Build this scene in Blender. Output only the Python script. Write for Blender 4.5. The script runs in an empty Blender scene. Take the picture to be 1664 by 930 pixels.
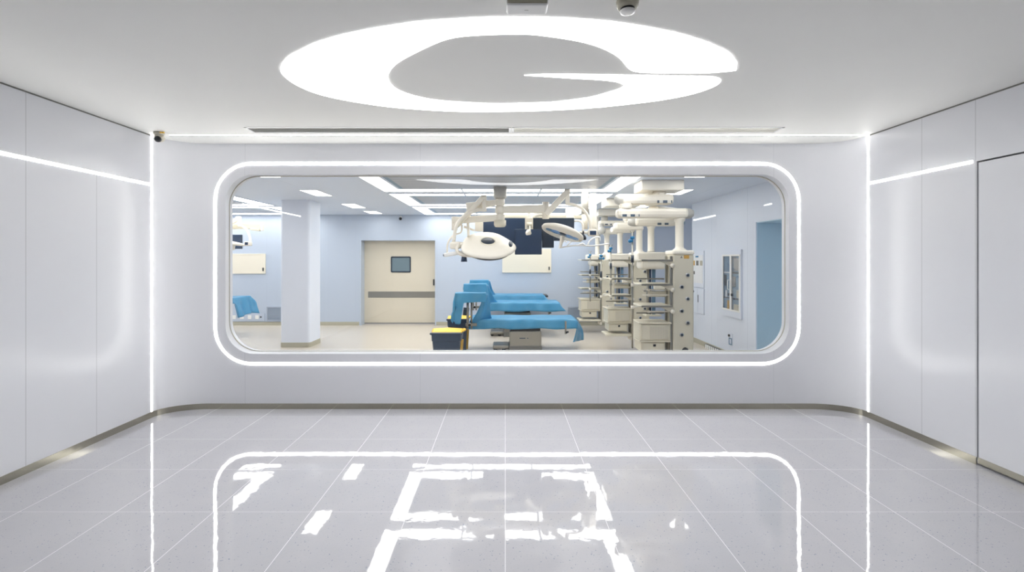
import bpy, bmesh, math, random
from mathutils import Vector, Matrix
random.seed(7)
PI = math.pi
COL = bpy.context.scene.collection
V = Vector

# ------------------------------------------------------------------ surveyed frame
F, CX, CY, EYE = 781.0, 821.0, 422.0, 1.58
def at(px, py, y):                       # a point seen at px,py that stands y metres away
    return V(((px - CX) / F * y, y, EYE + (CY - py) / F * y))

# ------------------------------------------------------------------ materials
def lin(c):
    r = []
    for v in c:
        v = v / 255.0
        r.append(v / 12.92 if v <= 0.04045 else ((v + 0.055) / 1.055) ** 2.4)
    return (r[0], r[1], r[2], 1.0)

class NT:
    def __init__(s, name):
        s.m = bpy.data.materials.new(name); s.m.use_nodes = True
        s.t = s.m.node_tree; s.t.nodes.clear()
        s.out = s.t.nodes.new('ShaderNodeOutputMaterial')
    def n(s, typ, **kw):
        nd = s.t.nodes.new(typ)
        for k, v in kw.items(): setattr(nd, k, v)
        return nd
    def l(s, a, b): s.t.links.new(a, b)
    def math(s, op, a, b=None, c=None):
        nd = s.n('ShaderNodeMath', operation=op)
        for i, x in enumerate((a, b, c)):
            if x is None: continue
            if isinstance(x, (int, float)): nd.inputs[i].default_value = x
            else: s.l(x, nd.inputs[i])
        return nd.outputs[0]
    def mix(s, fac, a, b):
        nd = s.n('ShaderNodeMix', data_type='RGBA')
        if isinstance(fac, (int, float)): nd.inputs[0].default_value = fac
        else: s.l(fac, nd.inputs[0])
        for i, x in ((6, a), (7, b)):
            if isinstance(x, tuple): nd.inputs[i].default_value = x
            else: s.l(x, nd.inputs[i])
        return nd.outputs[2]
    def pos(s):
        g = s.n('ShaderNodeNewGeometry'); x = s.n('ShaderNodeSeparateXYZ')
        s.l(g.outputs['Position'], x.inputs[0]); return g.outputs['Position'], x.outputs
    def noise(s, vec, scale, detail=3, rough=0.5):
        nd = s.n('ShaderNodeTexNoise'); s.l(vec, nd.inputs['Vector'])
        nd.inputs['Scale'].default_value = scale; nd.inputs['Detail'].default_value = detail
        nd.inputs['Roughness'].default_value = rough
        return nd.outputs['Fac']
    def bsdf(s, col, rough, metal=0.0, ior=1.5, coat=0.0, trans=0.0, sheen=0.0):
        b = s.n('ShaderNodeBsdfPrincipled')
        if isinstance(col, tuple): b.inputs['Base Color'].default_value = col
        else: s.l(col, b.inputs['Base Color'])
        if isinstance(rough, (int, float)): b.inputs['Roughness'].default_value = rough
        else: s.l(rough, b.inputs['Roughness'])
        b.inputs['Metallic'].default_value = metal
        b.inputs['IOR'].default_value = ior
        b.inputs['Coat Weight'].default_value = coat
        s.l(b.outputs[0], s.out.inputs[0]); return b
    def bump(s, h, strength, dist, b):
        nd = s.n('ShaderNodeBump'); nd.inputs['Strength'].default_value = strength
        nd.inputs['Distance'].default_value = dist
        s.l(h, nd.inputs['Height']); s.l(nd.outputs[0], b.inputs['Normal'])

def pbr(name, c, rough=0.5, metal=0.0, var=0.04, scale=6.0, bump=0.0, ior=1.5, coat=0.0):
    t = NT(name); p, _ = t.pos()
    f = t.noise(p, scale)
    a = lin(c); d = tuple(max(0, x * (1 - var)) for x in a[:3]) + (1,); u = tuple(min(1, x * (1 + var)) for x in a[:3]) + (1,)
    b = t.bsdf(t.mix(f, d, u), rough, metal, ior, coat)
    if bump: t.bump(t.noise(p, scale * 4), bump, 0.01, b)
    return t.m

def emit(name, c, strength):
    t = NT(name); p, _ = t.pos()
    e = t.n('ShaderNodeEmission'); a = lin(c)
    b = tuple(x * 0.99 for x in a[:3]) + (1,)
    t.l(t.mix(t.noise(p, 3.0), a, b), e.inputs[0]); e.inputs[1].default_value = strength
    t.l(e.outputs[0], t.out.inputs[0]); return t.m

def seam_mask(t, coord, places, w):
    m = None
    for s_ in places:
        d = t.math('ABSOLUTE', t.math('SUBTRACT', coord, s_))
        k = t.math('LESS_THAN', d, w)
        m = k if m is None else t.math('MAXIMUM', m, k)
    return m

def panel_wall(name, c, rough, axis, seams, w=0.0022, seamcol=(150, 152, 156), low=(), ztop=2.33, ior=1.5):
    t = NT(name); p, xyz = t.pos()
    a = lin(c); d = tuple(x * 0.985 for x in a[:3]) + (1,)
    base = t.mix(t.noise(p, 1.3), a, d)
    m = seam_mask(t, xyz[axis], seams, w)
    if low:
        m = t.math('MAXIMUM', m, t.math('MULTIPLY', seam_mask(t, xyz[axis], low, w), t.math('LESS_THAN', xyz[2], ztop)))
    col = t.mix(m, base, lin(seamcol)) if m is not None else base
    b = t.bsdf(col, rough, ior=ior)
    t.bump(t.noise(p, 2.2, 1), 0.10, 0.010, b)
    return t.m

M = {}
M['wall_back'] = panel_wall('white_wall_panel', (221, 222, 227), 0.34, 0, (-2.75, -0.898, 0.982, 2.836), seamcol=(205, 207, 212))
M['wall_side_l'] = panel_wall('white_lacquer_panel', (217, 218, 223), 0.24, 1, (2.3, 3.543), seamcol=(178, 179, 184), low=(4.157,))
M['wall_side_r'] = panel_wall('white_lacquer_panel_other', (217, 218, 223), 0.24, 1, (4.188, 3.71), seamcol=(178, 179, 184))
M['ceil'] = pbr('painted_ceiling', (230, 230, 227), 0.6, var=0.02, scale=1.5, bump=0.03)
M['black_gap'] = pbr('dark_shadow_gap', (38, 40, 42), 0.6)
M['gap_grey'] = pbr('grey_shadow_gap', (110, 110, 106), 0.6)
M['steel'] = pbr('brushed_stainless', (172, 168, 154), 0.16, 1.0, var=0.10, scale=3.0)
M['steel_dull'] = pbr('dull_stainless', (160, 158, 150), 0.32, 1.0, var=0.06, scale=8.0)
M['alu'] = pbr('pale_aluminium', (196, 197, 198), 0.28, 0.9, var=0.06)
M['logo'] = emit('stretch_light_white', (255, 255, 255), 3.0)
M['led'] = emit('led_white', (255, 254, 250), 5.8)
M['panel_light'] = emit('clean_room_light', (255, 253, 247), 3.1)
M['or_wall'] = panel_wall('pale_blue_wall_panel', (188, 199, 215), 0.42, 0, (-4.24, -3.60, -1.58, -1.20, 2.36, -5.72), seamcol=(178, 188, 206))
M['or_wall_side'] = panel_wall('pale_blue_side_panel', (218, 225, 238), 0.38, 1, (8.45, 7.20, 9.33), w=0.003, seamcol=(188, 198, 214))
M['or_ceil'] = pbr('pale_blue_ceiling', (214, 223, 238), 0.5, var=0.02, scale=1.0)
M['or_slate'] = pbr('slate_blue_panel', (186, 214, 232), 0.45, var=0.02)
M['or_floor'] = pbr('beige_resin_floor', (206, 197, 184), 0.22, var=0.03, scale=1.2)
M['beige'] = pbr('beige_skirting', (176, 172, 154), 0.4)
M['pillar'] = pbr('pale_blue_pillar', (222, 228, 240), 0.4, var=0.01)
M['cream'] = pbr('cream_plastic', (236, 230, 217), 0.36, var=0.02)
M['cream_d'] = pbr('cream_enamel', (214, 208, 190), 0.4, var=0.03)
M['cream_panel'] = pbr('cream_wall_unit', (236, 228, 210), 0.4, var=0.02)
M['door'] = pbr('cream_door_leaf', (218, 210, 192), 0.42, var=0.02)
M['grey_cap'] = pbr('grey_plastic', (186, 184, 178), 0.4)
M['white'] = pbr('white_plastic', (236, 236, 234), 0.35, var=0.02)
M['offwhite'] = pbr('aged_white_plastic', (196, 192, 178), 0.42, var=0.03)
M['navy'] = pbr('navy_screen', (37, 60, 92), 0.35, var=0.05)
M['navy_d'] = pbr('dark_navy_screen', (30, 46, 64), 0.35, var=0.05)
M['black'] = pbr('black_plastic', (24, 28, 34), 0.35)
M['binblue'] = pbr('navy_bin_plastic', (44, 62, 84), 0.42, var=0.06)
M['yellow'] = pbr('yellow_plastic', (246, 200, 66), 0.42, var=0.05)
M['yellow_d'] = pbr('ochre_plastic', (206, 164, 70), 0.45, var=0.05)
M['blue_knob'] = pbr('blue_knob_plastic', (30, 120, 170), 0.35)
M['tube_blue'] = pbr('steel_blue_tube', (92, 128, 158), 0.35)
M['teal_glass'] = pbr('teal_door_glass', (112, 132, 142), 0.2, var=0.05)
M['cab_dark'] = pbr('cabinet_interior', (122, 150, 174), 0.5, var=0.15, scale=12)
M['grille'] = pbr('grey_grille', (166, 176, 192), 0.45)
M['orange'] = pbr('amber_label', (206, 160, 74), 0.5)
M['slate_cap'] = pbr('slate_end_cap', (140, 164, 182), 0.4)
M['cable'] = pbr('white_hose', (232, 232, 232), 0.4)
M['paper'] = pbr('printed_sheet', (228, 230, 233), 0.6)

def mat_floor():
    t = NT('polished_terrazzo_tile'); p, xyz = t.pos()
    T = 0.6085
    def cell(c, off):
        return t.math('ABSOLUTE', t.math('SUBTRACT', t.math('FRACT', t.math('DIVIDE', t.math('SUBTRACT', c, off), T)), 0.5))
    gx = t.math('GREATER_THAN', cell(xyz[0], 0.0), 0.5 - 0.0016 / T)
    gy = t.math('GREATER_THAN', cell(xyz[1], 4.226), 0.5 - 0.0010 / T)
    grout = t.math('MAXIMUM', gx, gy)
    # chips in the stone
    v = t.n('ShaderNodeTexVoronoi'); v.inputs['Scale'].default_value = 62.0; t.l(p, v.inputs['Vector'])
    chip = t.math('MULTIPLY', t.math('LESS_THAN', v.outputs['Distance'], 0.21), t.math('GREATER_THAN', t.noise(p, 48.0, 1), 0.57))
    v2 = t.n('ShaderNodeTexVoronoi'); v2.inputs['Scale'].default_value = 150.0; t.l(p, v2.inputs['Vector'])
    chip2 = t.math('MULTIPLY', t.math('LESS_THAN', v2.outputs['Distance'], 0.22), t.math('GREATER_THAN', t.noise(p, 90.0, 1), 0.5))
    base = t.mix(t.noise(p, 5.0), lin((182, 182, 188)), lin((190, 189, 193)))
    c = t.mix(t.math('MULTIPLY', chip2, 0.5), base, lin((150, 158, 172)))
    c = t.mix(t.math('MULTIPLY', chip, 0.85), c, lin((128, 138, 156)))
    c = t.mix(t.math('MULTIPLY', grout, 0.8), c, lin((238, 238, 238)))
    r = t.math('ADD', 0.028, t.math('MULTIPLY', grout, 0.4))
    b = t.bsdf(c, r, ior=1.72)
    # each tile lies at a hair's tilt of its own and is polished a little wavy
    fx = t.math('FLOOR', t.math('DIVIDE', xyz[0], T)); fy = t.math('FLOOR', t.math('DIVIDE', t.math('SUBTRACT', xyz[1], 4.226), T))
    cv = t.n('ShaderNodeCombineXYZ'); t.l(fx, cv.inputs[0]); t.l(fy, cv.inputs[1])
    wn = t.n('ShaderNodeTexWhiteNoise', noise_dimensions='3D'); t.l(cv.outputs[0], wn.inputs['Vector'])
    sx = t.n('ShaderNodeSeparateXYZ'); t.l(wn.outputs['Color'], sx.inputs[0])
    tilt = t.math('ADD', t.math('MULTIPLY', xyz[0], t.math('MULTIPLY', t.math('SUBTRACT', sx.outputs[0], 0.5), 0.0022)),
                  t.math('MULTIPLY', xyz[1], t.math('MULTIPLY', t.math('SUBTRACT', sx.outputs[1], 0.5), 0.0018)))
    h = t.math('ADD', tilt, t.math('MULTIPLY', t.noise(p, 10.0, 2), 0.0003))
    h = t.math('ADD', h, t.math('MULTIPLY', t.noise(p, 34.0, 1), 0.00005))
    t.bump(h, 1.0, 1.0, b)
    return t.m
M['floor'] = mat_floor()

def mat_drape():
    t = NT('blue_disposable_drape'); p, _ = t.pos()
    f = t.noise(p, 5.0, 4, 0.6)
    c = t.mix(f, lin((44, 144, 197)), lin((114, 188, 224)))
    d = t.n('ShaderNodeBsdfPrincipled'); t.l(c, d.inputs['Base Color']); d.inputs['Roughness'].default_value = 0.3
    tr = t.n('ShaderNodeBsdfTranslucent'); t.l(c, tr.inputs['Color'])
    mx = t.n('ShaderNodeMixShader'); mx.inputs[0].default_value = 0.28
    t.l(d.outputs[0], mx.inputs[1]); t.l(tr.outputs[0], mx.inputs[2]); t.l(mx.outputs[0], t.out.inputs[0])
    return t.m
M['drape'] = mat_drape()

def mat_glass():
    t = NT('window_glass'); p, _ = t.pos()
    fr = t.n('ShaderNodeFresnel'); fr.inputs['IOR'].default_value = 1.5
    tb = t.n('ShaderNodeBsdfTransparent')
    t.l(t.mix(t.noise(p, 0.8), (0.985, 0.99, 1, 1), (0.98, 0.988, 0.998, 1)), tb.inputs[0])
    gl = t.n('ShaderNodeBsdfGlossy'); gl.inputs['Roughness'].default_value = 0.0
    ge = t.n('ShaderNodeNewGeometry')                 # the far face of a pane adds its share to the near one
    fac = t.math('MULTIPLY', t.math('MULTIPLY', fr.outputs[0], 1.8), t.math('SUBTRACT', 1.0, ge.outputs['Backfacing']))
    fac = t.math('MINIMUM', fac, 1.0)
    mx = t.n('ShaderNodeMixShader'); t.l(fac, mx.inputs[0]); t.l(tb.outputs[0], mx.inputs[1]); t.l(gl.outputs[0], mx.inputs[2])
    t.l(mx.outputs[0], t.out.inputs[0]); return t.m
M['glass'] = mat_glass()

def mat_stripes(name, c1, c2, axis, pitch, duty, rough=0.4, metal=0.0):
    t = NT(name); p, xyz = t.pos()
    k = t.math('LESS_THAN', t.math('FRACT', t.math('DIVIDE', xyz[axis], pitch)), duty)
    t.bsdf(t.mix(k, lin(c1), lin(c2)), rough, metal); return t.m
M['diffuser'] = mat_stripes('laminar_screen', (172, 176, 186), (128, 134, 146), 1, 0.155, 0.16)
M['louvre'] = mat_stripes('louvre_grille', (138, 152, 170), (160, 172, 188), 2, 0.03, 0.5)
M['ribbed'] = mat_stripes('ribbed_drawer_front', (206, 200, 184), (188, 183, 168), 0, 0.022, 0.4)
M['brand_strip'] = mat_stripes('dark_plate', (70, 88, 106), (216, 214, 206), 0, 0.11, 0.45)
M['perf'] = mat_stripes('lamp_led_module', (96, 150, 214), (140, 178, 226), 0, 0.02, 0.5, 0.25)

# ------------------------------------------------------------------ mesh builder
class MB:
    def __init__(s): s.bm = bmesh.new()
    def _merge(s, b, smooth=False):
        m = bpy.data.meshes.new('t'); 
        for f in b.faces: f.smooth = smooth
        b.to_mesh(m); b.free(); s.bm.from_mesh(m); bpy.data.meshes.remove(m); return s
    def box(s, x0, x1, y0, y1, z0, z1, bev=0.0, seg=2):
        b = bmesh.new(); bmesh.ops.create_cube(b, size=1)
        for v in b.verts:
            v.co = V(((x0 + x1) / 2 + v.co.x * (x1 - x0), (y0 + y1) / 2 + v.co.y * (y1 - y0), (z0 + z1) / 2 + v.co.z * (z1 - z0)))
        if bev: bmesh.ops.bevel(b, geom=b.edges[:], offset=bev, segments=seg, affect='EDGES', profile=0.5)
        return s._merge(b)
    def beam(s, a, c, w, h, bev=0.0, w2=None, h2=None, up=(0, 0, 1), ext=0.0):
        """bar of section w x h from a to c; w2,h2 at the far end"""
        a, c = V(a), V(c); d = (c - a).normalized(); u = V(up)
        if abs(d.dot(u)) > 0.97: u = V((0, 1, 0))
        sd = d.cross(u).normalized(); u = sd.cross(d)
        a = a - d * ext; c = c + d * ext
        w2 = w if w2 is None else w2; h2 = h if h2 is None else h2
        b = bmesh.new(); vs = []
        for q, ww, hh in ((a, w, h), (c, w2, h2)):
            for i, j in ((-1, -1), (1, -1), (1, 1), (-1, 1)):
                vs.append(b.verts.new(q + sd * (i * ww / 2) + u * (j * hh / 2)))
        for f in ((3, 2, 1, 0), (4, 5, 6, 7), (0, 1, 5, 4), (1, 2, 6, 5), (2, 3, 7, 6), (3, 0, 4, 7)):
            b.faces.new([vs[i] for i in f])
        bmesh.ops.recalc_face_normals(b, faces=b.faces[:])
        if bev: bmesh.ops.bevel(b, geom=b.edges[:], offset=bev, segments=2, affect='EDGES', profile=0.5)
        return s._merge(b)
    def lathe(s, prof, origin=(0, 0, 0), axis=(0, 0, 1), n=28, smooth=True, sx=1.0, sy=1.0):
        ax = V(axis).normalized(); q = V((0, 0, 1)).rotation_difference(ax).to_matrix()
        b = bmesh.new(); rings = []
        for r, z in prof:
            if r < 1e-6: rings.append([b.verts.new(q @ V((0, 0, z)) + V(origin))])
            else: rings.append([b.verts.new(q @ V((r * sx * math.cos(2 * PI * i / n), r * sy * math.sin(2 * PI * i / n), z)) + V(origin)) for i in range(n)])
        for a, c in zip(rings, rings[1:]):
            if len(a) == 1 and len(c) == 1: continue
            for i in range(n):
                j = (i + 1) % n
                if len(a) == 1: b.faces.new((a[0], c[i], c[j]))
                elif len(c) == 1: b.faces.new((a[i], a[j], c[0]))
                else: b.faces.new((a[i], a[j], c[j], c[i]))
        if len(rings[0]) > 1: b.faces.new(rings[0])
        if len(rings[-1]) > 1: b.faces.new(rings[-1])
        bmesh.ops.recalc_face_normals(b, faces=b.faces[:])
        m = s._merge(b, smooth); return s
    def cyl(s, a, c, r, n=20, r2=None, smooth=True):
        a, c = V(a), V(c); L = (c - a).length
        return s.lathe([(r, 0), (r if r2 is None else r2, L)], a, c - a, n, smooth)
    def ball(s, c, r, n=18):
        return s.lathe([(0, -r)] + [(r * math.cos(t), r * math.sin(t)) for t in [(-0.5 + i / 8) * PI for i in range(1, 8)]] + [(0, r)], c, (0, 0, 1), n)
    def tube(s, pts, r, n=12, sub=6, r2=None):
        pts = [V(p) for p in pts]; sm = []
        P = [pts[0] * 2 - pts[1]] + pts + [pts[-1] * 2 - pts[-2]]
        for i in range(1, len(P) - 2):
            for k in range(sub):
                t = k / sub; a, b_, c, d = P[i - 1:i + 3]
                sm.append(0.5 * ((2 * b_) + (c - a) * t + (2 * a - 5 * b_ + 4 * c - d) * t * t + (3 * b_ - a - 3 * c + d) * t ** 3))
        sm.append(pts[-1])
        b = bmesh.new(); rings = []; u = None
        for i, p in enumerate(sm):
            d = (sm[min(i + 1, len(sm) - 1)] - sm[max(i - 1, 0)]).normalized()
            if u is None:
                u = d.orthogonal().normalized()
            u = (u - d * u.dot(d)).normalized(); w = d.cross(u)
            rr = r if r2 is None else r + (r2 - r) * i / (len(sm) - 1)
            rings.append([b.verts.new(p + (u * math.cos(2 * PI * k / n) + w * math.sin(2 * PI * k / n)) * rr) for k in range(n)])
        for a, c in zip(rings, rings[1:]):
            for i in range(n): b.faces.new((a[i], a[(i + 1) % n], c[(i + 1) % n], c[i]))
        b.faces.new(rings[0]); b.faces.new(rings[-1])
        bmesh.ops.recalc_face_normals(b, faces=b.faces[:])
        return s._merge(b, True)
    def prism(s, pts, d):
        """closed outline of 3-D points pushed along d"""
        b = bmesh.new(); d = V(d)
        lo = [b.verts.new(V(p)) for p in pts]; hi = [b.verts.new(V(p) + d) for p in pts]
        n = len(pts)
        for i in range(n): b.faces.new((lo[i], lo[(i + 1) % n], hi[(i + 1) % n], hi[i]))
        f = [b.faces.new(lo), b.faces.new(hi)]
        bmesh.ops.triangulate(b, faces=f, ngon_method='EAR_CLIP')
        bmesh.ops.recalc_face_normals(b, faces=b.faces[:])
        return s._merge(b)
    def ring(s, outer, inner, d):
        """outlines with as many points each: a frame pushed along d"""
        b = bmesh.new(); d = V(d); n = len(outer)
        A = [b.verts.new(V(p)) for p in outer]; B = [b.verts.new(V(p)) for p in inner]
        A2 = [b.verts.new(V(p) + d) for p in outer]; B2 = [b.verts.new(V(p) + d) for p in inner]
        for i in range(n):
            j = (i + 1) % n
            b.faces.new((A[i], A[j], B[j], B[i])); b.faces.new((A2[i], B2[i], B2[j], A2[j]))
            b.faces.new((A[i], A2[i], A2[j], A[j])); b.faces.new((B[i], B[j], B2[j], B2[i]))
        bmesh.ops.recalc_face_normals(b, faces=b.faces[:])
        return s._merge(b)
    def loft(s, a, c, smooth=True):
        b = bmesh.new(); A = [b.verts.new(V(p)) for p in a]; C = [b.verts.new(V(p)) for p in c]; n = len(a)
        for i in range(n): b.faces.new((A[i], A[(i + 1) % n], C[(i + 1) % n], C[i]))
        return s._merge(b, smooth)
    def grid(s, fn, nu, nv, smooth=True):
        b = bmesh.new(); vs = [[b.verts.new(V(fn(i / nu, j / nv))) for j in range(nv + 1)] for i in range(nu + 1)]
        for i in range(nu):
            for j in range(nv): b.faces.new((vs[i][j], vs[i + 1][j], vs[i + 1][j + 1], vs[i][j + 1]))
        bmesh.ops.recalc_face_normals(b, faces=b.faces[:])
        return s._merge(b, smooth)

def world_loc(o):
    l = V((0, 0, 0))
    while o is not None: l = l + o.location; o = o.parent
    return l

def obj(name, mb, m, parent=None, label=None, solid=0.0, loc=None):
    me = bpy.data.meshes.new(name); mb.bm.to_mesh(me); mb.bm.free()
    o = bpy.data.objects.new(name, me); COL.objects.link(o)
    if parent is not None:
        o.parent = parent; off = world_loc(parent)
    else:
        if loc is None:
            xs = [v.co for v in me.vertices]
            lo = [min(v[i] for v in xs) for i in range(3)]; hi = [max(v[i] for v in xs) for i in range(3)]
            loc = ((lo[0] + hi[0]) / 2, (lo[1] + hi[1]) / 2, lo[2])
        o.location = loc; off = V(loc)
    me.transform(Matrix.Translation(-off))
    me.materials.append(M[m] if isinstance(m, str) else m)
    if label: o['label'] = label
    if solid:
        md = o.modifiers.new('thickness', 'SOLIDIFY'); md.thickness = solid; md.offset = 0
    return o

def tag(o, label, cat, group=None, kind=None):
    o['label'] = label; o['category'] = cat
    if group: o['group'] = group
    if kind: o['kind'] = kind
    return o

def thing(name, loc, label, cat, group=None):
    o = bpy.data.objects.new(name, None); COL.objects.link(o); o.location = loc; o.empty_display_size = 0.1
    return tag(o, label, cat, group)

def struct(name, mb, m, label, cat, parent=None):
    o = obj(name, mb, m, parent)
    o['kind'] = 'structure'
    if parent is None: o['label'] = label; o['category'] = cat
    return o

# ================================================================== THE LOBBY SHELL
XL, XR, YB, YC, ZC = -3.534, 3.63, 5.08, 4.805, 2.825
YF = -4.6
GLASS_Y, WALL_T = 5.235, 5.30
def arc_pts(side, n=14):
    """plan of the rounded wall corner from the side wall to the flat wall"""
    a, b = 0.42, YB - YC
    x = XL if side < 0 else XR
    return [(x - side * a * (1 - math.cos(t)), YC + b * math.sin(t)) for t in [i / n * PI / 2 for i in range(n + 1)]]

struct('floor', MB().box(XL - .1, XR + .1, YF - .1, WALL_T, -0.06, 0), 'floor', 'polished grey speckled tile floor of the white lobby', 'floor')
struct('ceiling', MB().box(XL - .1, XR + .1, YF - .1, WALL_T, ZC, ZC + .08), 'ceil', 'smooth white lobby ceiling around the glowing ring sign', 'ceiling')
mb = MB().box(XL - .12, XL, YF, YC, 0, ZC - .012)
struct('wall_left', mb, 'wall_side_l', 'glossy white panelled lobby wall with one long light line', 'wall')
# right wall: panel leaf beside it stands as a door
DY = 3.70; DZ = 2.337
mb = MB().box(XR, XR + .12, DY, YC, 0, ZC - .012).box(XR, XR + .12, YF, DY, DZ, ZC - .012).box(XR, XR + .12, YF, 2.2, 0, DZ)
struct('wall_right', mb, 'wall_side_r', 'glossy white panelled lobby wall that holds the flush door', 'wall')
struct('wall_front', MB().box(XL - .1, XR + .1, YF - .1, YF, 0, ZC), 'wall_side_l', 'white lobby wall facing the observation window', 'wall')
d1 = thing('door_1', (XR + .05, (DY + 2.2) / 2, 0), 'tall flush white door with a thin black gap in the lobby side wall', 'door')
d1['kind'] = 'structure'
mb = MB().box(XR + .002, XR + .05, 2.214, DY - .012, 0.014, DZ - .012, .002)
obj('door_leaf', mb, 'wall_side_r', d1)
mb = MB().box(XR + .052, XR + .09, 2.2, DY, 0.0, DZ)
obj('door_frame', mb, 'black_gap', d1, 'black recess showing as a thin gap')
mb = MB().box(XR - .004, XR + .002, 2.214, DY - .012, 0.016, 0.062)
obj('kick_strip', mb, 'steel', d1, 'polished steel strip along the bottom')

# back wall with the rounded window opening
WX0, WX1, WZ0, WZ1 = -2.956, 2.999, 0.583, 2.482
def rrect(x0, x1, z0, z1, r, y, n=12):
    pts = []
    for cx, cz, a0 in ((x1 - r, z1 - r, 0), (x0 + r, z1 - r, 90), (x0 + r, z0 + r, 180), (x1 - r, z0 + r, 270)):
        for i in range(n + 1):
            a = math.radians(a0 + 90 * i / n); pts.append(V((cx + r * math.cos(a), y, cz + r * math.sin(a))))
    return pts
def rect_for(x0, x1, z0, z1, inner, r, ix0, ix1, iz0, iz1, y, n=12):
    pts = []; k = 0
    for c, (cx, cz) in enumerate(((x1, z1), (x0, z1), (x0, z0), (x1, z0))):
        for i in range(n + 1):
            p = inner[k]; k += 1
            first = i < n / 2
            if i == n // 2: pts.append(V((cx, y, cz)))
            elif (c in (0, 2)) == first: pts.append(V((cx, y, p.z)))
            else: pts.append(V((p.x, y, cz)))
    return pts
WR = 0.30
inn = rrect(WX0, WX1, WZ0, WZ1, WR, YB)
BX0, BX1, BZT = XL + .42, XR - .42, ZC - .019
outr = rect_for(BX0, BX1, 0, BZT, inn, WR, WX0, WX1, WZ0, WZ1, YB)
mb = MB()
IN2 = rrect(WX0 - .051, WX1 + .051, WZ0 - .002, WZ1 + .010, WR + .03, GLASS_Y + .004)
mb.ring(outr, inn, (0, 0.0001, 0))
mb.loft(inn, IN2)                                             # splayed reveal
for sd in (-1, 1):
    a = arc_pts(sd)
    b = bmesh.new(); lo = []; hi = []
    for x, y in a:
        lo.append(b.verts.new((x, y, 0))); hi.append(b.verts.new((x, y, ZC - 0.069 * (y - YC))))
    for i in range(len(a) - 1): b.faces.new((lo[i], lo[i + 1], hi[i + 1], hi[i]))
    if sd > 0: bmesh.ops.reverse_faces(b, faces=b.faces[:])
    mb._merge(b, True)
# blue-room side of the same wall
XA, XB = -8.6, 4.9
ZO = 2.655
inn3 = rrect(WX0 - .051, WX1 + .051, WZ0 - .002, WZ1 + .010, WR + .03, WALL_T)
out3 = rect_for(XA, XB, 0, ZO, inn3, WR, 0, 0, 0, 0, WALL_T)
mb.ring(out3, inn3, (0, 0.0001, 0))
mb.loft(rrect(WX0 - .051, WX1 + .051, WZ0 - .002, WZ1 + .010, WR + .03, GLASS_Y + .018), inn3)
struct('wall_back', mb, 'wall_back', 'white lobby wall with rounded corners around the long observation window', 'wall')

w1 = thing('window_1', ((WX0 + WX1) / 2, GLASS_Y, WZ0), 'long observation window with rounded corners looking into the operating room', 'window')
w1['kind'] = 'structure'
def pane_pts(y): return rrect(WX0 - .046, WX1 + .046, WZ0 + .003, WZ1 + .005, WR + .03, y)
mb = MB().prism(pane_pts(GLASS_Y), (0, .012, 0)); obj('pane', mb, 'glass', w1)
g0 = rrect(WX0 - .050, WX1 + .050, WZ0 - .001, WZ1 + .009, WR + .03, GLASS_Y - .006)
g1 = rrect(WX0 - .042, WX1 + .042, WZ0 + .006, WZ1 + .001, WR + .024, GLASS_Y - .006)
obj('gasket', MB().ring(g0, g1, (0, .005, 0)), 'offwhite', w1, 'thin pale seal round the glass')
f0 = rrect(WX0 - .083, WX1 + .083, WZ0 - .083, WZ1 + .083, WR + .07, YB - .005)
f1 = rrect(WX0 + .001, WX1 - .001, WZ0 + .001, WZ1 - .001, WR, YB - .005)
obj('window_frame', MB().ring(f0, f1, (0, .005, 0)), 'wall_back', w1, 'flat white surround')
# light ring round the window
l0 = rrect(-3.079, 3.116, 0.464, 2.609, 0.40, YB - .003)
l1 = rrect(-3.051, 3.088, 0.492, 2.581, 0.365, YB - .003)
tag(obj('led_ring', MB().ring(l0, l1, (0, .003, 0)), 'led'), 'white LED light line running round the observation window', 'light strip')

# skirting
mb = MB().box(XL, XL + .006, YF, YC, 0, .058); struct('baseboard_left', mb, 'steel', 'polished steel skirting below the wall with the long light line', 'skirting')
mb = MB().box(XR - .006, XR, DY, YC, 0, .058); struct('baseboard_right', mb, 'steel', 'polished steel skirting beside the flush door', 'skirting')
path = arc_pts(-1) + list(reversed(arc_pts(1)))
mb = MB(); b = bmesh.new(); rows = []
for i, (x, y) in enumerate(path):
    a = V(path[max(i - 1, 0)]); c = V(path[min(i + 1, len(path) - 1)]); d = (c - a).normalized(); nrm = V((d.y, -d.x))
    rows.append([b.verts.new((x + nrm.x * o, y + nrm.y * o, z)) for o, z in ((0, 0), (.006, 0), (.006, .058), (0, .058))])
for r, q in zip(rows, rows[1:]):
    for k in range(4): b.faces.new((r[k], r[(k + 1) % 4], q[(k + 1) % 4], q[k]))
bmesh.ops.recalc_face_normals(b, faces=b.faces[:]); mb._merge(b, False)
struct('baseboard_back', mb, 'steel', 'polished steel skirting curving below the observation window wall', 'skirting')
# shadow gap under the ceiling
for nm, x in (('trim_1', XL), ('trim_2', XR)):
    s_ = 1 if x < 0 else -1
    struct(nm, MB().box(min(x, x - s_ * .1), max(x, x - s_ * .1), YF, YC - .02, ZC - .0125, ZC - .0005), 'gap_grey',
           'thin grey shadow gap between ceiling and ' + ('the wall with the long light line' if x < 0 else 'the wall with the flush door'), 'trim')
# soffit slope between ceiling light line and the curved wall head
b = bmesh.new(); pts = arc_pts(-1) + list(reversed(arc_pts(1)))
top = [b.verts.new((x, YC, ZC - .001)) for x, y in pts]; low = [b.verts.new((x, y + .004, ZC - .001 - 0.069 * (y - YC))) for x, y in pts]
for i in range(1, len(pts) - 1):
    if i == 1: b.faces.new((top[0], low[1], top[1]))
    if i == len(pts) - 2: b.faces.new((top[i], low[i], top[i + 1]))
    else: b.faces.new((top[i], low[i], low[i + 1], top[i + 1]))
mb = MB(); mb._merge(b)
struct('trim_3', mb, 'ceil', 'white curved cornice above the observation window wall', 'cornice')
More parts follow.
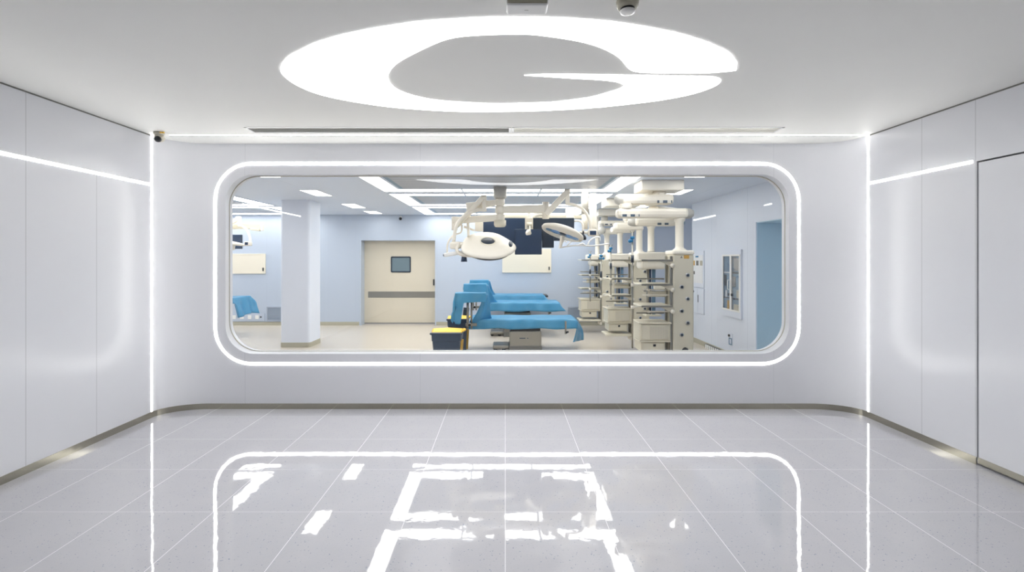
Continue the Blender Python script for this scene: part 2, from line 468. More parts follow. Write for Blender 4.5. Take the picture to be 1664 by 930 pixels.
# light lines
def strip(mb, lab): return tag(obj('led_strip', mb, 'led'), lab, 'light strip')
strip(MB().box(XL, XL + .002, 2.17, YC - .015, 2.316, 2.339), 'long level LED line on the white wall without a door')
strip(MB().box(XR - .002, XR, DY + .03, YC - .015, 2.329, 2.351), 'level LED line ending at the corner of the flush door')
strip(MB().box(XR - .002, XR, 2.0, 2.17, 2.325, 2.355).box(XR - .002, XR, 1.2, 2.0, 2.325, 2.355), 'level LED line on the door wall seen only mirrored in the glass')
strip(MB().box(XL, XL + .004, YC - .008, YC + .007, .06, ZC - .002), 'upright LED line in the corner under the ceiling camera')
strip(MB().box(XR - .004, XR, YC - .008, YC + .007, .06, ZC - .002), 'upright LED line in the corner nearer the flush door')
strip(MB().box(XL + .18, XR - .02, YC - .008, YC + .002, ZC - .002, ZC), 'LED line along the ceiling above the observation window wall')

# glowing ring sign flush in the ceiling
G = [(1196,114),(1197.2,101),(1186.5,86.5),(1166,75.6),(1140,65),(1105.7,54.8),(1065,46),(1007.7,36.6),(955.8,31.2),(906.7,28.3),(857.7,27.3),(800,27.5),
(761.6,29),(687.4,33.9),(645.3,39.6),(605.7,46),(563.7,54.4),(531.5,63),(506.8,71.7),(487,81.6),(472,89.5),(462,99),(456.8,108.8),(457.3,117.5),(464.7,126),
(479.6,136.5),(499.4,146),(524,154.4),(556.3,161.5),(593.4,168),(638,174),(687.4,178),(737,180.6),(786,181.3),(857.7,180.3),(915,178),(973,174),(1030.7,168),
(1074,162.4),(1117.3,154.3),(1146,146),(1163.4,138.5),(1171.2,131.2),(1166.3,126.3),(1151.9,124),(1117,123.6),(1030.7,121.9),(944,120.6),(886.5,120.2),(852,121.9),
(886.5,124),(929.8,126.9),(973,129.2),(999,132.1),(1010.6,135.6),(1014.3,139),(1007.7,143.6),(990.4,149.1),(961.5,157.2),(932.7,161.5),(901,165.3),(857.7,167),
(800,167.9),(744,165.2),(707,162),(675,155.8),(652.7,148.4),(638,139.8),(630.5,128.6),(631,120),(638,108.8),(650,99),(675,85.3),(702,72.5),(727,63),(756.6,58),
(798.7,55.7),(843,54.8),(875,56.5),(915.4,62),(950,68.6),(978.8,77.9),(1002,90),(1013.4,101),(1022,111),(1030.7,115.4),(1045,117.2),(1088.4,118.3),(1146,118.3),(1175,116.4)]
out = []
corner = {0, 1, 49, 89}
gp = []
for (px, py) in G:
    y = (ZC - EYE) * F / (CY - py); gp.append(V(((px - CX) / F * y, y, ZC - .004)))
n = len(gp); sm = []
for i in range(n):
    a, b_, c, d = gp[i - 1], gp[i], gp[(i + 1) % n], gp[(i + 2) % n]
    for k in range(3):
        t = k / 3
        if i in corner or (i + 1) % n in corner: sm.append(b_.lerp(c, t))
        else: sm.append(0.5 * ((2 * b_) + (c - a) * t + (2 * a - 5 * b_ + 4 * c - d) * t * t + (3 * b_ - a - 3 * c + d) * t ** 3))
tag(obj('ceiling_light', MB().prism(sm, (0, 0, .0035)), 'logo'), 'large glowing white oval ceiling light shaped like an open ring with a tail', 'ceiling light')

# slot diffusers in the ceiling
for x0, x1, m, lab in ((-2.46, 0.055, 'gap_grey', 'grey linear air slot in the ceiling on the ceiling camera side'), (0.065, 2.63, 'steel_dull', 'bright metal linear air slot in the ceiling on the flush door side')):
    t = thing('air_diffuser', ((x0 + x1) / 2, 4.61, ZC), lab, 'air vent', 'linear ceiling air slots')
    z0, z1 = ZC - .004, ZC - .0005
    mb = MB().box(x0, x1, 4.52, 4.535, z0, z1).box(x0, x1, 4.69, 4.705, z0, z1).box(x0, x0 + .02, 4.52, 4.705, z0, z1).box(x1 - .02, x1, 4.52, 4.705, z0, z1)
    obj('frame', mb, 'alu', t)
    for k in range(5):
        y = 4.548 + k * .030
        obj('slat', MB().box(x0 + .02, x1 - .02, y, y + .02, ZC - .003, z1), m, t)

# devices on the ceiling
t = thing('access_box', (0.10, 2.24, ZC), 'small white rounded box fixed to the ceiling above the glowing ring', 'ceiling box')
mb = MB().box(0.005, 0.197, 2.19, 2.285, ZC - .083, ZC - .006, .012, 3); obj('cover', mb, 'white', t)
obj('mounting_plate', MB().box(0.012, 0.19, 2.192, 2.28, ZC - .006, ZC), 'offwhite', t)
obj('shaded_side', MB().box(0.010, 0.192, 2.186, 2.191, ZC - .076, ZC - .004, .004), 'beige', t, 'beige grey plate painted as the shaded near side')  # beige grey plate puts the shade of the near face into colour
obj('logo', MB().box(0.090, 0.108, 2.236, 2.241, ZC - .0838, ZC - .0829), 'grey_cap', t, 'small grey mark on the underside')
t = thing('smoke_detector', (0.585, 2.30, ZC), 'round white smoke detector on the ceiling near the glowing ring', 'smoke detector')
c = (0.585, 2.30, 0)
obj('base', MB().lathe([(.050, ZC), (.053, ZC - .014), (.050, ZC - .034), (.043, ZC - .044)], c, n=32), 'beige', t, 'ring painted beige as shade on its near side')  # beige stands for shade on the side turned from the lights
obj('sensor_slot', MB().lathe([(.034, ZC - .044), (.034, ZC - .054)], c, n=32), 'black', t, 'black slotted band')
obj('cap', MB().lathe([(.036, ZC - .054), (.034, ZC - .062), (.022, ZC - .067), (0, ZC - .068)], c, n=32), 'white', t)
# dome camera in the corner
t = thing('security_camera', (-3.386, 4.70, ZC), 'small off-white dome security camera with black lens in the ceiling corner', 'camera')
obj('base', MB().lathe([(.047, ZC), (.047, ZC - .020), (.040, ZC - .028)], (-3.386, 4.70, 0), n=28), 'offwhite', t)
obj('housing', MB().lathe([(.040, -.012), (.042, .0), (.036, .03), (.030, .045)], (-3.386, 4.715, ZC - .052), (0.2, -0.9, -.45), n=28).ball((-3.386, 4.705, ZC - .045), .041), 'offwhite', t)
obj('lens', MB().lathe([(.031, 0), (.028, .014), (.016, .022), (0, .024)], V((-3.386, 4.715, ZC - .052)) + V((0.2, -0.9, -.45)).normalized() * .045, (0.2, -0.9, -.45), n=28), 'black', t, 'round black lens')
mb = MB().box(-3.352, -3.336, 4.66, 4.675, ZC - .017, ZC - .004, .003).box(-3.330, -3.312, 4.66, 4.675, ZC - .017, ZC - .005, .003).tube([(-3.36, 4.67, ZC - .01), (-3.34, 4.668, ZC - .008), (-3.32, 4.667, ZC - .010)], .003)
obj('cable_connector', mb, 'yellow', t, 'two yellow cable plugs')

# ================================================================== THE OPERATING ROOM SHELL
YO = 11.53
XOR = 3.63
struct('floor', MB().box(XA, XB + .6, WALL_T, 12.1, -0.06, 0), 'or_floor', 'pale beige floor of the operating room', 'floor')
struct('ceiling', MB().box(XA, XB + .6, WALL_T, 12.1, ZO, ZO + .08), 'or_ceil', 'pale blue operating room ceiling', 'ceiling')
DX0, DX1, DT = -3.456, -1.684, 2.04
mb = MB().box(XA, DX0, YO, YO + .32, 0, ZO).box(DX1, XB + .6, YO, YO + .32, 0, ZO).box(DX0, DX1, YO, YO + .32, DT, ZO)
mb.box(DX0 - .045, DX0, YO - .008, YO, 0, DT + .0).box(DX1, DX1 + .03, YO - .008, YO, 0, DT)
struct('wall_far', mb, 'or_wall', 'pale blue operating room wall behind the tables', 'wall')
struct('wall_far_left', MB().box(XA - .1, XA, WALL_T, YO, 0, ZO), 'or_wall_side', 'pale blue side wall far behind the pillar', 'wall')
AY0, AY1, AZ = 5.42, 6.96, 2.12
mb = MB().box(XOR, XOR + .55, AY1, 9.34, 0, ZO).box(XOR, XOR + .55, WALL_T, AY0, 0, ZO).box(XOR, XOR + .55, AY0, AY1, AZ, ZO)
mb.box(XOR + .55, XOR + .65, WALL_T, 9.34, 0, ZO).box(XB + .5, XB + .6, 9.34, YO, 0, ZO)
struct('wall_far_right', mb, 'or_wall_side', 'pale blue operating room side wall with cabinet and alcove', 'wall')
mb = MB().box(XOR + .012, XOR + .54, AY1 - .012, AY1, 0, AZ - .012).box(XOR + .53, XOR + .549, AY0, AY1 - .012, 0, AZ - .012).box(XOR + .012, XOR + .54, AY0, AY1, AZ - .012, AZ)
struct('trim_4', mb, 'or_slate', 'slate blue lining of the alcove in the operating room side wall', 'alcove lining')
mb = MB().box(XA, DX0 - .045, YO - .012, YO, 0, .085).box(DX1 + .03, XB + .4, YO - .012, YO, 0, .085)
struct('baseboard_far', mb, 'beige', 'beige skirting along the operating room wall behind the tables', 'skirting')
struct('baseboard_far_right', MB().box(XOR - .012, XOR, AY1, 9.34, 0, .085), 'beige', 'beige skirting below the glazed cabinet', 'skirting')
# sliding door
d2 = thing('door_2', ((DX0 + DX1) / 2, YO + .28, 0), 'cream sliding hospital door with small dark window in operating room', 'door'); d2['kind'] = 'structure'
obj('door_leaf', MB().box(DX0 + .0, DX1 - .0, YO + .27, YO + .31, .012, DT - .004), 'door', d2)
y = YO + .27
wx0, wx1 = -2.806, -2.315; wz0, wz1 = at(0, 443, y).z, at(0, 417, y).z
pp = rrect(wx0, wx1, wz0, wz1, .03, y - .012, 5); qq = rrect(wx0 + .03, wx1 - .03, wz0 + .03, wz1 - .03, .015, y - .012, 5)
fr = obj('window_frame', MB().ring(pp, qq, (0, .012, 0)), 'navy_d', d2, 'dark rounded window frame')
obj('window_pane', MB().prism(rrect(wx0 + .028, wx1 - .028, wz0 + .028, wz1 - .028, .015, y - .006, 5), (0, .005, 0)), 'teal_glass', d2, 'grey blue glass')
obj('kick_band', MB().box(DX0 + .09, DX1, y - .006, y, at(0, 484, y).z, at(0, 474, y).z), 'steel_dull', d2, 'steel bumper band across the leaf')
obj('handle', MB().box(-1.768, -1.736, y - .02, y, at(0, 464, y).z, at(0, 454, y).z, .004), 'black', d2, 'slim black handle at the edge')
obj('bottom_seal', MB().box(DX0 + .0, DX1, y - .004, y, .012, .03), 'gap_grey', d2)
# pillar
def rounded_post(x0, x1, y0, y1, z0, z1, r, n=5):
    pts = []
    for cx, cy, a0 in ((x1 - r, y1 - r, 0), (x0 + r, y1 - r, 90), (x0 + r, y0 + r, 180), (x1 - r, y0 + r, 270)):
        for i in range(n + 1):
            a = math.radians(a0 + 90 * i / n); pts.append(V((cx + r * math.cos(a), cy + r * math.sin(a), z0)))
    return MB().prism(pts, (0, 0, z1 - z0))
pl = rounded_post(-4.05, -3.52, 8.65, 9.18, 0, ZO, .05)
p_ = obj('pillar', pl, 'pillar'); tag(p_, 'square pale blue pillar standing on the operating room floor', 'pillar', kind='structure')
obj('baseboard', rounded_post(-4.056, -3.514, 8.644, 9.186, 0, .085, .055), 'beige', p_, 'beige skirting round the pillar')

# wall camera over the sliding door
t = thing('wall_camera', (-2.50, YO, 2.55), 'tiny black wall camera above the cream sliding door', 'camera')
obj('mount', MB().cyl((-2.50, YO, 2.60), (-2.50, YO - .05, 2.60), .025).cyl((-2.50, YO - .045, 2.60), (-2.50, YO - .06, 2.575), .014), 'white', t)
obj('lens', MB().ball((-2.50, YO - .06, 2.555), .036), 'black', t, 'black dome lens')

# cream wall units
for x0, x1, z0, z1, lab in ((-0.07, 1.10, 1.265, 1.84, 'cream wall panel with small black switch on the wall behind the surgical lamps'),
                            (-6.70, -5.745, 1.24, 1.72, 'cream wall panel with small black switch seen beside the pillar')):
    t = thing('film_viewer', ((x0 + x1) / 2, YO, z0), lab, 'wall panel', 'cream film viewers on the blue wall')
    mb = MB().ring([V((x0, YO - .03, z0)), V((x1, YO - .03, z0)), V((x1, YO - .03, z1)), V((x0, YO - .03, z1))],
                   [V((x0 + .03, YO - .03, z0 + .03)), V((x1 - .03, YO - .03, z0 + .03)), V((x1 - .03, YO - .03, z1 - .03)), V((x0 + .03, YO - .03, z1 - .03))], (0, .029, 0))
    obj('frame', mb, 'cream_panel', t)
    obj('screen', MB().box(x0 + .03, x1 - .03, YO - .026, YO - .001, z0 + .03, z1 - .03), 'cream_panel', t)
    obj('switch', MB().box(x1 - .065, x1 - .033, YO - .036, YO - .026, z0 + .065, z0 + .145, .003), 'black', t, 'small black switch')

# return-air grilles
for x0, x1, lab in ((-5.72, -5.36, 'square grey return air grille on the wall beside the pillar'), (1.50, 2.60, 'wide grey return air grille low on the wall behind the tables')):
    t = thing('air_grille', ((x0 + x1) / 2, YO, .10), lab, 'air vent', 'low return air grilles')
    z0, z1 = .10, .45
    mb = MB().ring([V((x0, YO - .018, z0)), V((x1, YO - .018, z0)), V((x1, YO - .018, z1)), V((x0, YO - .018, z1))],
                   [V((x0 + .025, YO - .018, z0 + .025)), V((x1 - .025, YO - .018, z0 + .025)), V((x1 - .025, YO - .018, z1 - .025)), V((x0 + .025, YO - .018, z1 - .025))], (0, .017, 0))
    obj('frame', mb, 'grille', t)
    mb = MB()
    for k in range(9):
        z = z0 + .03 + k * .033; mb.beam((x0 + .026, YO - .009, z + .012), (x1 - .026, YO - .009, z + .012), .012, .024)
    obj('louvre', mb, 'louvre', t)
# gas outlet rail
t = thing('outlet_panel', (-6.2, YO, .12), 'long low wall rail with white sockets below the blue draped table', 'outlet rail')
obj('back_plate', MB().box(-6.75, -5.76, YO - .02, YO - .001, .10, .285, .004), 'or_wall', t)
for px in (381, 394, 406.5, 418.5):
    x = at(px, 0, YO).x; obj('outlet', MB().box(x - .045, x + .045, YO - .032, YO - .02, .155, .245, .006), 'white', t)
obj('indicator', MB().box(-5.87, -5.835, YO - .026, YO - .02, .185, .22), 'black', t)

# right wall fittings
def wall_y(px): return XOR * F / (px - CX)
t = thing('glazed_cabinet', (XOR, 7.6, .66), 'recessed glass fronted cabinet with two doors in the operating room side wall', 'cabinet')
ya, yb = wall_y(1175.7), wall_y(1206.5)
X = XOR
def yz(x, y0, y1, z0, z1): return [V((x, y0, z0)), V((x, y1, z0)), V((x, y1, z1)), V((x, y0, z1))]
obj('frame', MB().ring(yz(X - .025, yb, ya, .66, 1.735), yz(X - .025, yb + .02, ya - .02, .76, 1.66), (.024, 0, 0)), 'or_wall_side', t)
obj('carcass', MB().box(X - .006, X - .001, yb + .02, ya - .02, .76, 1.66), 'cab_dark', t, 'dim grey blue inside')
mid = (wall_y(1188.7) + wall_y(1191.8)) / 2
for z, yy0, yy1, m, nm in ((1.36, yb + .03, mid - .03, 'navy_d', 'shelf'), (1.12, yb + .03, mid - .03, 'tube_blue', 'shelf'), (.95, yb + .03, mid - .03, 'navy_d', 'shelf'), (1.36, mid + .03, ya - .03, 'paper', 'shelf'), (1.12, mid + .03, ya - .03, 'tube_blue', 'shelf'), (.95, mid + .03, ya - .03, 'navy_d', 'shelf')):
    obj(nm, MB().box(X - .012, X - .006, yy0, yy1, z, z + .02), m, t)
for k, (y0, z0, dy, dz, m) in enumerate(((yb + .06, .98, .10, .12, 'offwhite'), (yb + .20, 1.15, .09, .16, 'alu'), (mid + .09, .78, .06, .14, 'orange'), (mid + .19, 1.15, .06, .18, 'navy_d'), (mid + .06, 1.40, .08, .12, 'tube_blue'), (yb + .08, 1.40, .17, .2, 'alu'), (yb + .05, .775, .2, .10, 'offwhite'), (mid + .16, .97, .05, .11, 'paper'))):
    o = obj('supply_box', MB().box(X - .016, X - .006, y0, y0 + dy, z0, z0 + dz, .002), m)
    tag(o, ['pale pack on the lower shelf behind the cabinet glass', 'metal tin on the middle shelf behind the cabinet glass', 'amber box at the bottom of the cabinet behind glass', 'dark upright pack on the middle cabinet shelf', 'blue carton on the upper cabinet shelf', 'large grey tray leaning on the upper cabinet shelf', 'wide pale box at the bottom of the cabinet', 'small paper packet on the lower cabinet shelf'][k], 'supply box', 'supplies inside the glazed cabinet')
for y0, y1 in ((yb + .02, mid), (mid, ya - .02)):
    dr = obj('door', MB().ring(yz(X - .034, y0, y1, .76, 1.66), yz(X - .034, y0 + .028, y1 - .028, .785, 1.635), (.010, 0, 0)), 'white', t)
    obj('glass', MB().box(X - .030, X - .026, y0 + .027, y1 - .027, .784, 1.636), 'glass', dr)
    hy = y1 - .05 if y1 < mid + .01 else y0 + .05
    obj('handle', MB().tube([(X - .034, hy, 1.10), (X - .055, hy, 1.11), (X - .055, hy, 1.24), (X - .034, hy, 1.25)], .006, 8), 'white', dr)
    obj('lock', MB().cyl((X - .034, hy, 1.02), (X - .044, hy, 1.02), .022), 'black', dr)
t = thing('control_panel', (XOR, 8.95, 1.06), 'white wall control panel with small displays behind the equipment tower', 'control panel')
ya, yb = wall_y(1125), wall_y(1145)
obj('frame', MB().box(X - .02, X - .001, yb, ya, 1.06, 1.745, .004), 'or_wall_side', t)
obj('glass', MB().box(X - .026, X - .02, yb + .03, ya - .03, 1.14, 1.66), 'paper', t, 'pale display face')
for i in range(3):
    yy = ya - .09 - i * .175
    obj('display', MB().box(X - .032, X - .026, yy - .10, yy, 1.47, 1.56), ('orange', 'gap_grey', 'beige')[i], t)
obj('display', MB().box(X - .032, X - .026, ya - .19, ya - .09, 1.30, 1.36), 'gap_grey', t)
obj('status_light', MB().box(X - .032, X - .026, yb + .22, yb + .34, 1.62, 1.65), 'blue_knob', t, 'blue light bar')
t = thing('wall_cupboard', (XOR, 8.95, .57), 'white two door wall cupboard under the control panel', 'cupboard')
for y0, y1, k in ((yb, (ya + yb) / 2 - .004, 0), ((ya + yb) / 2 + .004, ya, 1)):
    dr = obj('door', MB().box(X - .02, X - .001, y0, y1, .57, 1.045, .004), 'or_wall_side', t)
    obj('handle', MB().box(X - .028, X - .02, (y0 + .03 if k else y1 - .05), (y0 + .05 if k else y1 - .03), .78, .92, .003) if not k else MB().cyl((X - .02, y1 - .12, .97), (X - .03, y1 - .12, .97), .018), 'navy_d', dr)
t = thing('wall_socket', (XOR, 7.72, .2), 'slim wall socket plate with black knob below the glazed cabinet', 'socket')
obj('plate', MB().box(X - .012, X - .001, wall_y(1190.8), wall_y(1185.5), .20, .39, .003), 'or_wall_side', t)
obj('cover', MB().ring(yz(X - .02, wall_y(1190.5), wall_y(1186), .21, .32), yz(X - .02, wall_y(1190), wall_y(1186.5), .225, .305), (.008, 0, 0)), 'tube_blue', t)
obj('knob', MB().cyl((X - .012, wall_y(1186.6), .355), (X - .03, wall_y(1186.6), .355), .02), 'black', t, 'black knob')
t = thing('floor_grille', (XOR, 8.3, 0), 'low white slotted grille at floor level on the operating room side wall', 'air vent')
obj('frame', MB().box(X - .05, X - .014, 8.04, 8.62, 0.0, .07, .004), 'navy_d', t)
for k in range(7): obj('slat', MB().box(X - .058, X - .05, 8.07 + k * .078, 8.115 + k * .078, .0, .068), 'white', t)

# ================================================================== LIGHT CEILINGS
def laminar(xc, y0, y1, lab, group):
    a, b_ = xc - 1.81, xc + 1.81
    z = ZO
    t = thing('laminar_ceiling', (xc, (y0 + y1) / 2, z), lab, 'clean air ceiling', group)
    obj('housing', MB().box(a - .03, b_ + .03, y0 - .03, y1 + .03, z - .012, z - .0005), 'or_ceil', t)
    obj('frame', MB().ring([V((a + .30, y0 + .28, z - .0145)), V((b_ - .30, y0 + .28, z - .0145)), V((b_ - .30, y1 - .28, z - .0145)), V((a + .30, y1 - .28, z - .0145))],
                           [V((a + .36, y0 + .32, z - .0145)), V((b_ - .36, y0 + .32, z - .0145)), V((b_ - .36, y1 - .32, z - .0145)), V((a + .36, y1 - .32, z - .0145))], (0, 0, .0025)), 'tube_blue', t, 'blue grey inner frame')
    obj('diffuser_screen', MB().box(a + .36, b_ - .36, y0 + .32, y1 - .32, z - .0135, z - .012), 'diffuser', t, 'grey slatted screen')
    q = (z - .0128, z - .012)
    for x0, x1, yy0, yy1 in ((a, a + .25, y0, y1), (b_ - .25, b_, y0, y1),
                             (a + .25, -.675 + xc + .07, y0, y0 + .205), (-.645 + xc + .07, .525 + xc + .07, y0, y0 + .205), (.56 + xc + .07, b_ - .25, y0, y0 + .205),
                             (a + .25, -.675 + xc + .07, y1 - .25, y1), (-.645 + xc + .07, .525 + xc + .07, y1 - .25, y1), (.56 + xc + .07, b_ - .25, y1 - .25, y1)):
        obj('light_panel', MB().box(x0, x1, yy0, yy1, *q), 'panel_light', t)
laminar(-.07, 5.86, 7.52, 'bright edged light ceiling nearest the window glass over the table', 'bright edged clean air ceilings')
laminar(-.07, 7.79, 9.50, 'bright edged light ceiling directly above the surgical lamps', 'bright edged clean air ceilings')
laminar(-.07, 9.72, 11.33, 'bright edged light ceiling next to the far blue wall', 'bright edged clean air ceilings')
laminar(-6.385, 7.79, 9.50, 'bright edged light ceiling partly hidden behind the pillar', 'bright edged clean air ceilings')
laminar(-6.385, 9.72, 11.33, 'bright edged light ceiling behind the pillar by the far wall', 'bright edged clean air ceilings')
for x, y0, y1, lab in ((-3.04, 5.55, 6.24, 'flat ceiling light panel cut off by the top edge of the window'), (-3.04, 7.41, 8.08, 'bright flat ceiling light panel in front of the pillar'),
                       (-3.03, 9.27, 9.98, 'flat ceiling light panel halfway to the sliding door'), (-3.0, 10.62, 11.22, 'flat ceiling light panel close above the sliding door'),
                       (2.45, 5.55, 6.24, 'flat ceiling light panel in front of the equipment booms'), (2.75, 7.35, 7.92, 'flat ceiling light panel above the equipment booms'),
                       (2.75, 9.2, 9.9, 'flat ceiling light panel behind the equipment booms'), (4.3, 9.7, 10.4, 'flat ceiling light panel round the corner of the side wall')):
    t = thing('panel_light', (x, (y0 + y1) / 2, ZO), lab, 'ceiling light', 'flat ceiling light panels')
    obj('frame', MB().ring([V((x - .14, y0 - .01, ZO - .007)), V((x + .14, y0 - .01, ZO - .007)), V((x + .14, y1 + .01, ZO - .007)), V((x - .14, y1 + .01, ZO - .007))],
                           [V((x - .128, y0, ZO - .007)), V((x + .128, y0, ZO - .007)), V((x + .128, y1, ZO - .007)), V((x - .128, y1, ZO - .007))], (0, 0, .0065)), 'white', t)
    obj('diffuser', MB().box(x - .128, x + .128, y0, y1, ZO - .005, ZO - .001), 'panel_light', t)

# ================================================================== SURGICAL LIGHTS
def disc(mb, c, u, w, R, prof, n=48, shape=None):
    """dished plate in the plane u,w; prof = (radius share, offset along u x w)"""
    c, u, w = V(c), V(u).normalized(), V(w).normalized(); nn = u.cross(w)
    b = bmesh.new(); rings = []
    for r, h in prof:
        if r == 0: rings.append([b.verts.new(c + nn * h)]); continue
        ring = []
        for i in range(n):
            a = 2 * PI * i / n; k = R * r * (shape(a) if shape else 1)
            ring.append(b.verts.new(c + u * (k * math.cos(a)) + w * (k * math.sin(a)) + nn * h))
        rings.append(ring)
    for a, q in zip(rings, rings[1:]):
        for i in range(n):
            j = (i + 1) % n
            if len(q) == 1: b.faces.new((a[i], a[j], q[0]))
            elif len(a) == 1: b.faces.new((a[0], q[j], q[i]))
            else: b.faces.new((a[i], a[j], q[j], q[i]))
    bmesh.ops.recalc_face_normals(b, faces=b.faces[:])
    return mb._merge(b, True)

def surgical(dx, dy, dz, lab, full=True):
    Y = 7.05
    D = V((dx, dy, dz))
    def L(px, py, d=0.0):                      # a point of the lamp, set d metres in front of or behind its column
        p = at(px, py, Y); return V((p.x, Y + d, p.z)) + D
    xc = at(812.5, 0, Y).x + dx; yc = Y + dy
    t = thing('surgical_light', (xc, yc, ZO), lab, 'surgical light')
    hub = lambda a, b_, r: MB().lathe([(r, b_), (r, a)], (xc, yc, 0), n=28)
    zt = lambda py: at(0, py, Y).z + dz
    obj('ceiling_cover', MB().lathe([(.085, zt(323)), (.097, zt(320)), (.097, ZO - .012)], (xc, yc, 0), n=32), 'grey_cap', t, 'grey cylinder at the ceiling')
    obj('column', MB().lathe([(.055, zt(358)), (.055, zt(322))], (xc, yc, 0), n=28), 'cream', t)
    obj('end_cap', MB().lathe([(0, zt(369.5)), (.07, zt(369)), (.088, zt(366)), (.088, zt(358))], (xc, yc, 0), n=28), 'cream_d', t)
    for a, b_ in ((324, 334), (336, 347), (349, 359)):
        obj('hub', MB().lathe([(.064, zt(b_)), (.07, zt(b_) + .01), (.07, zt(a) - .01), (.064, zt(a))], (xc, yc, 0), n=28), 'cream', t)
    # arms
    obj('arm', MB().beam(L(758, 338, -.02), L(808, 329), .09, .135, .012, h2=.075), 'cream', t)
    obj('arm', MB().beam(L(734, 358.5, .05), L(808, 354), .09, .095, .012, h2=.095), 'cream', t)
    obj('arm', MB().beam(L(812, 341), L(888, 340, -.03), .09, .10, .012, h2=.125), 'cream', t)
    obj('arm_joint', MB().cyl(L(738, 352, .05), L(738, 374, .05), .045), 'cream', t)
    obj('arm_joint', MB().cyl(L(886.5, 329, -.03), L(886.5, 356, -.03), .05), 'cream', t)
    obj('spring_arm', MB().beam(L(741, 368, -.02), L(785, 324, -.10), .075, .075, .012), 'cream', t)
    obj('spring_arm', MB().beam(L(886, 350, -.08), L(920.5, 314, -.12), .08, .085, .012), 'cream', t)
    obj('elbow', MB().beam(L(788, 345, -.10), L(786, 320, -.10), .06, .05, .01).cyl(L(782, 323, -.10), L(791, 323, -.10), .04), 'cream', t)
    obj('elbow', MB().beam(L(920.5, 335, -.12), L(920.5, 311, -.12), .06, .05, .01).cyl(L(916, 313, -.12), L(924, 313, -.12), .035), 'cream', t)
    # yokes
    obj('yoke', MB().tube([L(787, 342, -.10), L(777, 342.5, -.10), L(764, 347.5, -.10), L(750, 358, -.11), L(742, 372, -.12), L(738.5, 394, -.13)], .026, 12), 'cream', t)
    obj('yoke', MB().tube([L(921, 333.5, -.12), L(930, 334.5, -.12), L(944, 341, -.12), L(954, 355, -.12), L(957.5, 376, -.12)], .022, 12), 'cream', t)
    if full:
        # large lamp head, back to us
        c = L(793.5, 397.5, -.22)
        sh = lambda a: 1 + .045 * math.cos(3 * a + .7) + .02 * math.cos(5 * a)
        u = V((.995, 0, -.07)); w = V((.03, .86, .50))
        hd = obj('lamp_head', disc(MB(), c, u, w, .385, ((0, .045), (.2, .043), (.6, .03), (.9, .006), (1.0, -.02), (.97, -.045), (.5, -.06), (0, -.06)), shape=sh), 'cream', t)
        obj('centre_lens', disc(MB(), c + V((0, 0, 0)), u, w, .098, ((0, .050), (.9, .050), (1, .045), (1, .03))), 'navy_d', hd, 'dark oval window in the centre')
        obj('lens_ring', disc(MB(), c, u, w, .112, ((.88, .0515), (1, .049), (1.06, .03))), 'cream_d', hd)
        cc = L(832, 397.5, -.25) + V((0, 0, .0))
        obj('grip_slot', disc(MB(), c + u * .325 + w * .02, u, w, .085, ((0, .030), (.9, .028), (1, .022), (1, .0)), shape=lambda a: 1 / math.sqrt((math.cos(a) / .34) ** 2 + math.sin(a) ** 2)), 'navy_d', hd, 'dark hand slot at the rim')
        obj('rim_shadow', disc(MB(), c - w * .03, u, w, .35, ((0, -.062), (.9, -.062), (1, -.05), (1, -.045))), 'black', hd, 'black disc painted as shade under the rim')  # black disc stands in for the shadow below the lamp rim
        obj('pivot_box', MB().beam(L(733, 400, -.14), L(751, 399, -.16), .10, .105, .03).cyl(L(750, 398, -.16), L(756, 398.5, -.2), .035), 'cream', t)
        obj('handle', MB().tube([L(747, 399, -.2), L(745, 407, -.24), L(752, 414, -.26), L(763, 416, -.27), L(775, 415.5, -.27)], .024, 12).cyl(L(773, 415.6, -.27), L(778, 415, -.27), .036), 'cream', t)
        obj('handle_end', MB().cyl(L(773.5, 417, -.30), L(773.5, 417.2, -.335), .024), 'black', t, 'round dark handle end')
        obj('control_bar', MB().beam(L(724, 415, -.18), L(757, 410, -.2), .06, .055, .014), 'white', t)
        obj('control_tip', MB().beam(L(722.8, 415.5, -.18), L(725, 415, -.18), .05, .03, .006), 'navy_d', t)
        obj('sterile_grip', MB().lathe([(.046, zt(425.5)), (.036, zt(417.5))], (at(756, 0, Y).x + dx, yc - .2, 0), n=20), 'navy', t, 'ribbed navy grip hanging below')
        obj('hose', MB().tube([L(729, 411, -.17), L(729, 400, -.16), L(732, 391, -.14), L(738, 383, -.1), L(748, 378.5, 0), L(750, 372, .04), L(749.5, 364, .05)], .013, 10), 'cream', t)
        obj('support_bracket', MB().tube([L(760, 362, .05), L(761, 372, 0), L(762, 385, -.1)], .02, 10).beam(L(753, 368, .05), L(770, 374, .10), .03, .03), 'cream', t)
    # tilted lamp head, light side towards us
    c = L(912.5, 379, -.12)
    u = V((.945, 0, -.327)); upv = V((.327, 0, .945)); al = math.radians(-10)
    w = V((0, math.cos(al), 0)) + upv * math.sin(al)          # far edge down: the lit face looks at us
    hd = obj('lamp_head', disc(MB(), c, u, w, .315, ((0, .075), (.35, .07), (.75, .05), (.97, .02), (1.0, .0), (.97, -.02), (.85, -.026), (0, -.026))), 'cream', t)
    for k, (r0, m) in enumerate(((-.19, 'tube_blue'), (-.10, 'perf'), (.0, 'navy_d'), (.10, 'perf'), (.19, 'perf'))):
        obj('led_module', disc(MB(), c + u * r0 - w * .02, u, w, .075 if abs(r0) < .15 else .06, ((0, -.034), (.95, -.034), (1, -.024)), n=20), m, hd, 'blue lit lamp cell' if m == 'perf' else 'dark lamp cell')
    obj('rim_cover', disc(MB(), c + u * .20 + w * .05, u, w, .16, ((0, .088), (.8, .078), (1, .05), (1, .03)), shape=lambda a: .5 + .5 * abs(math.cos(a))), 'navy_d', hd, 'dark cover on the back')
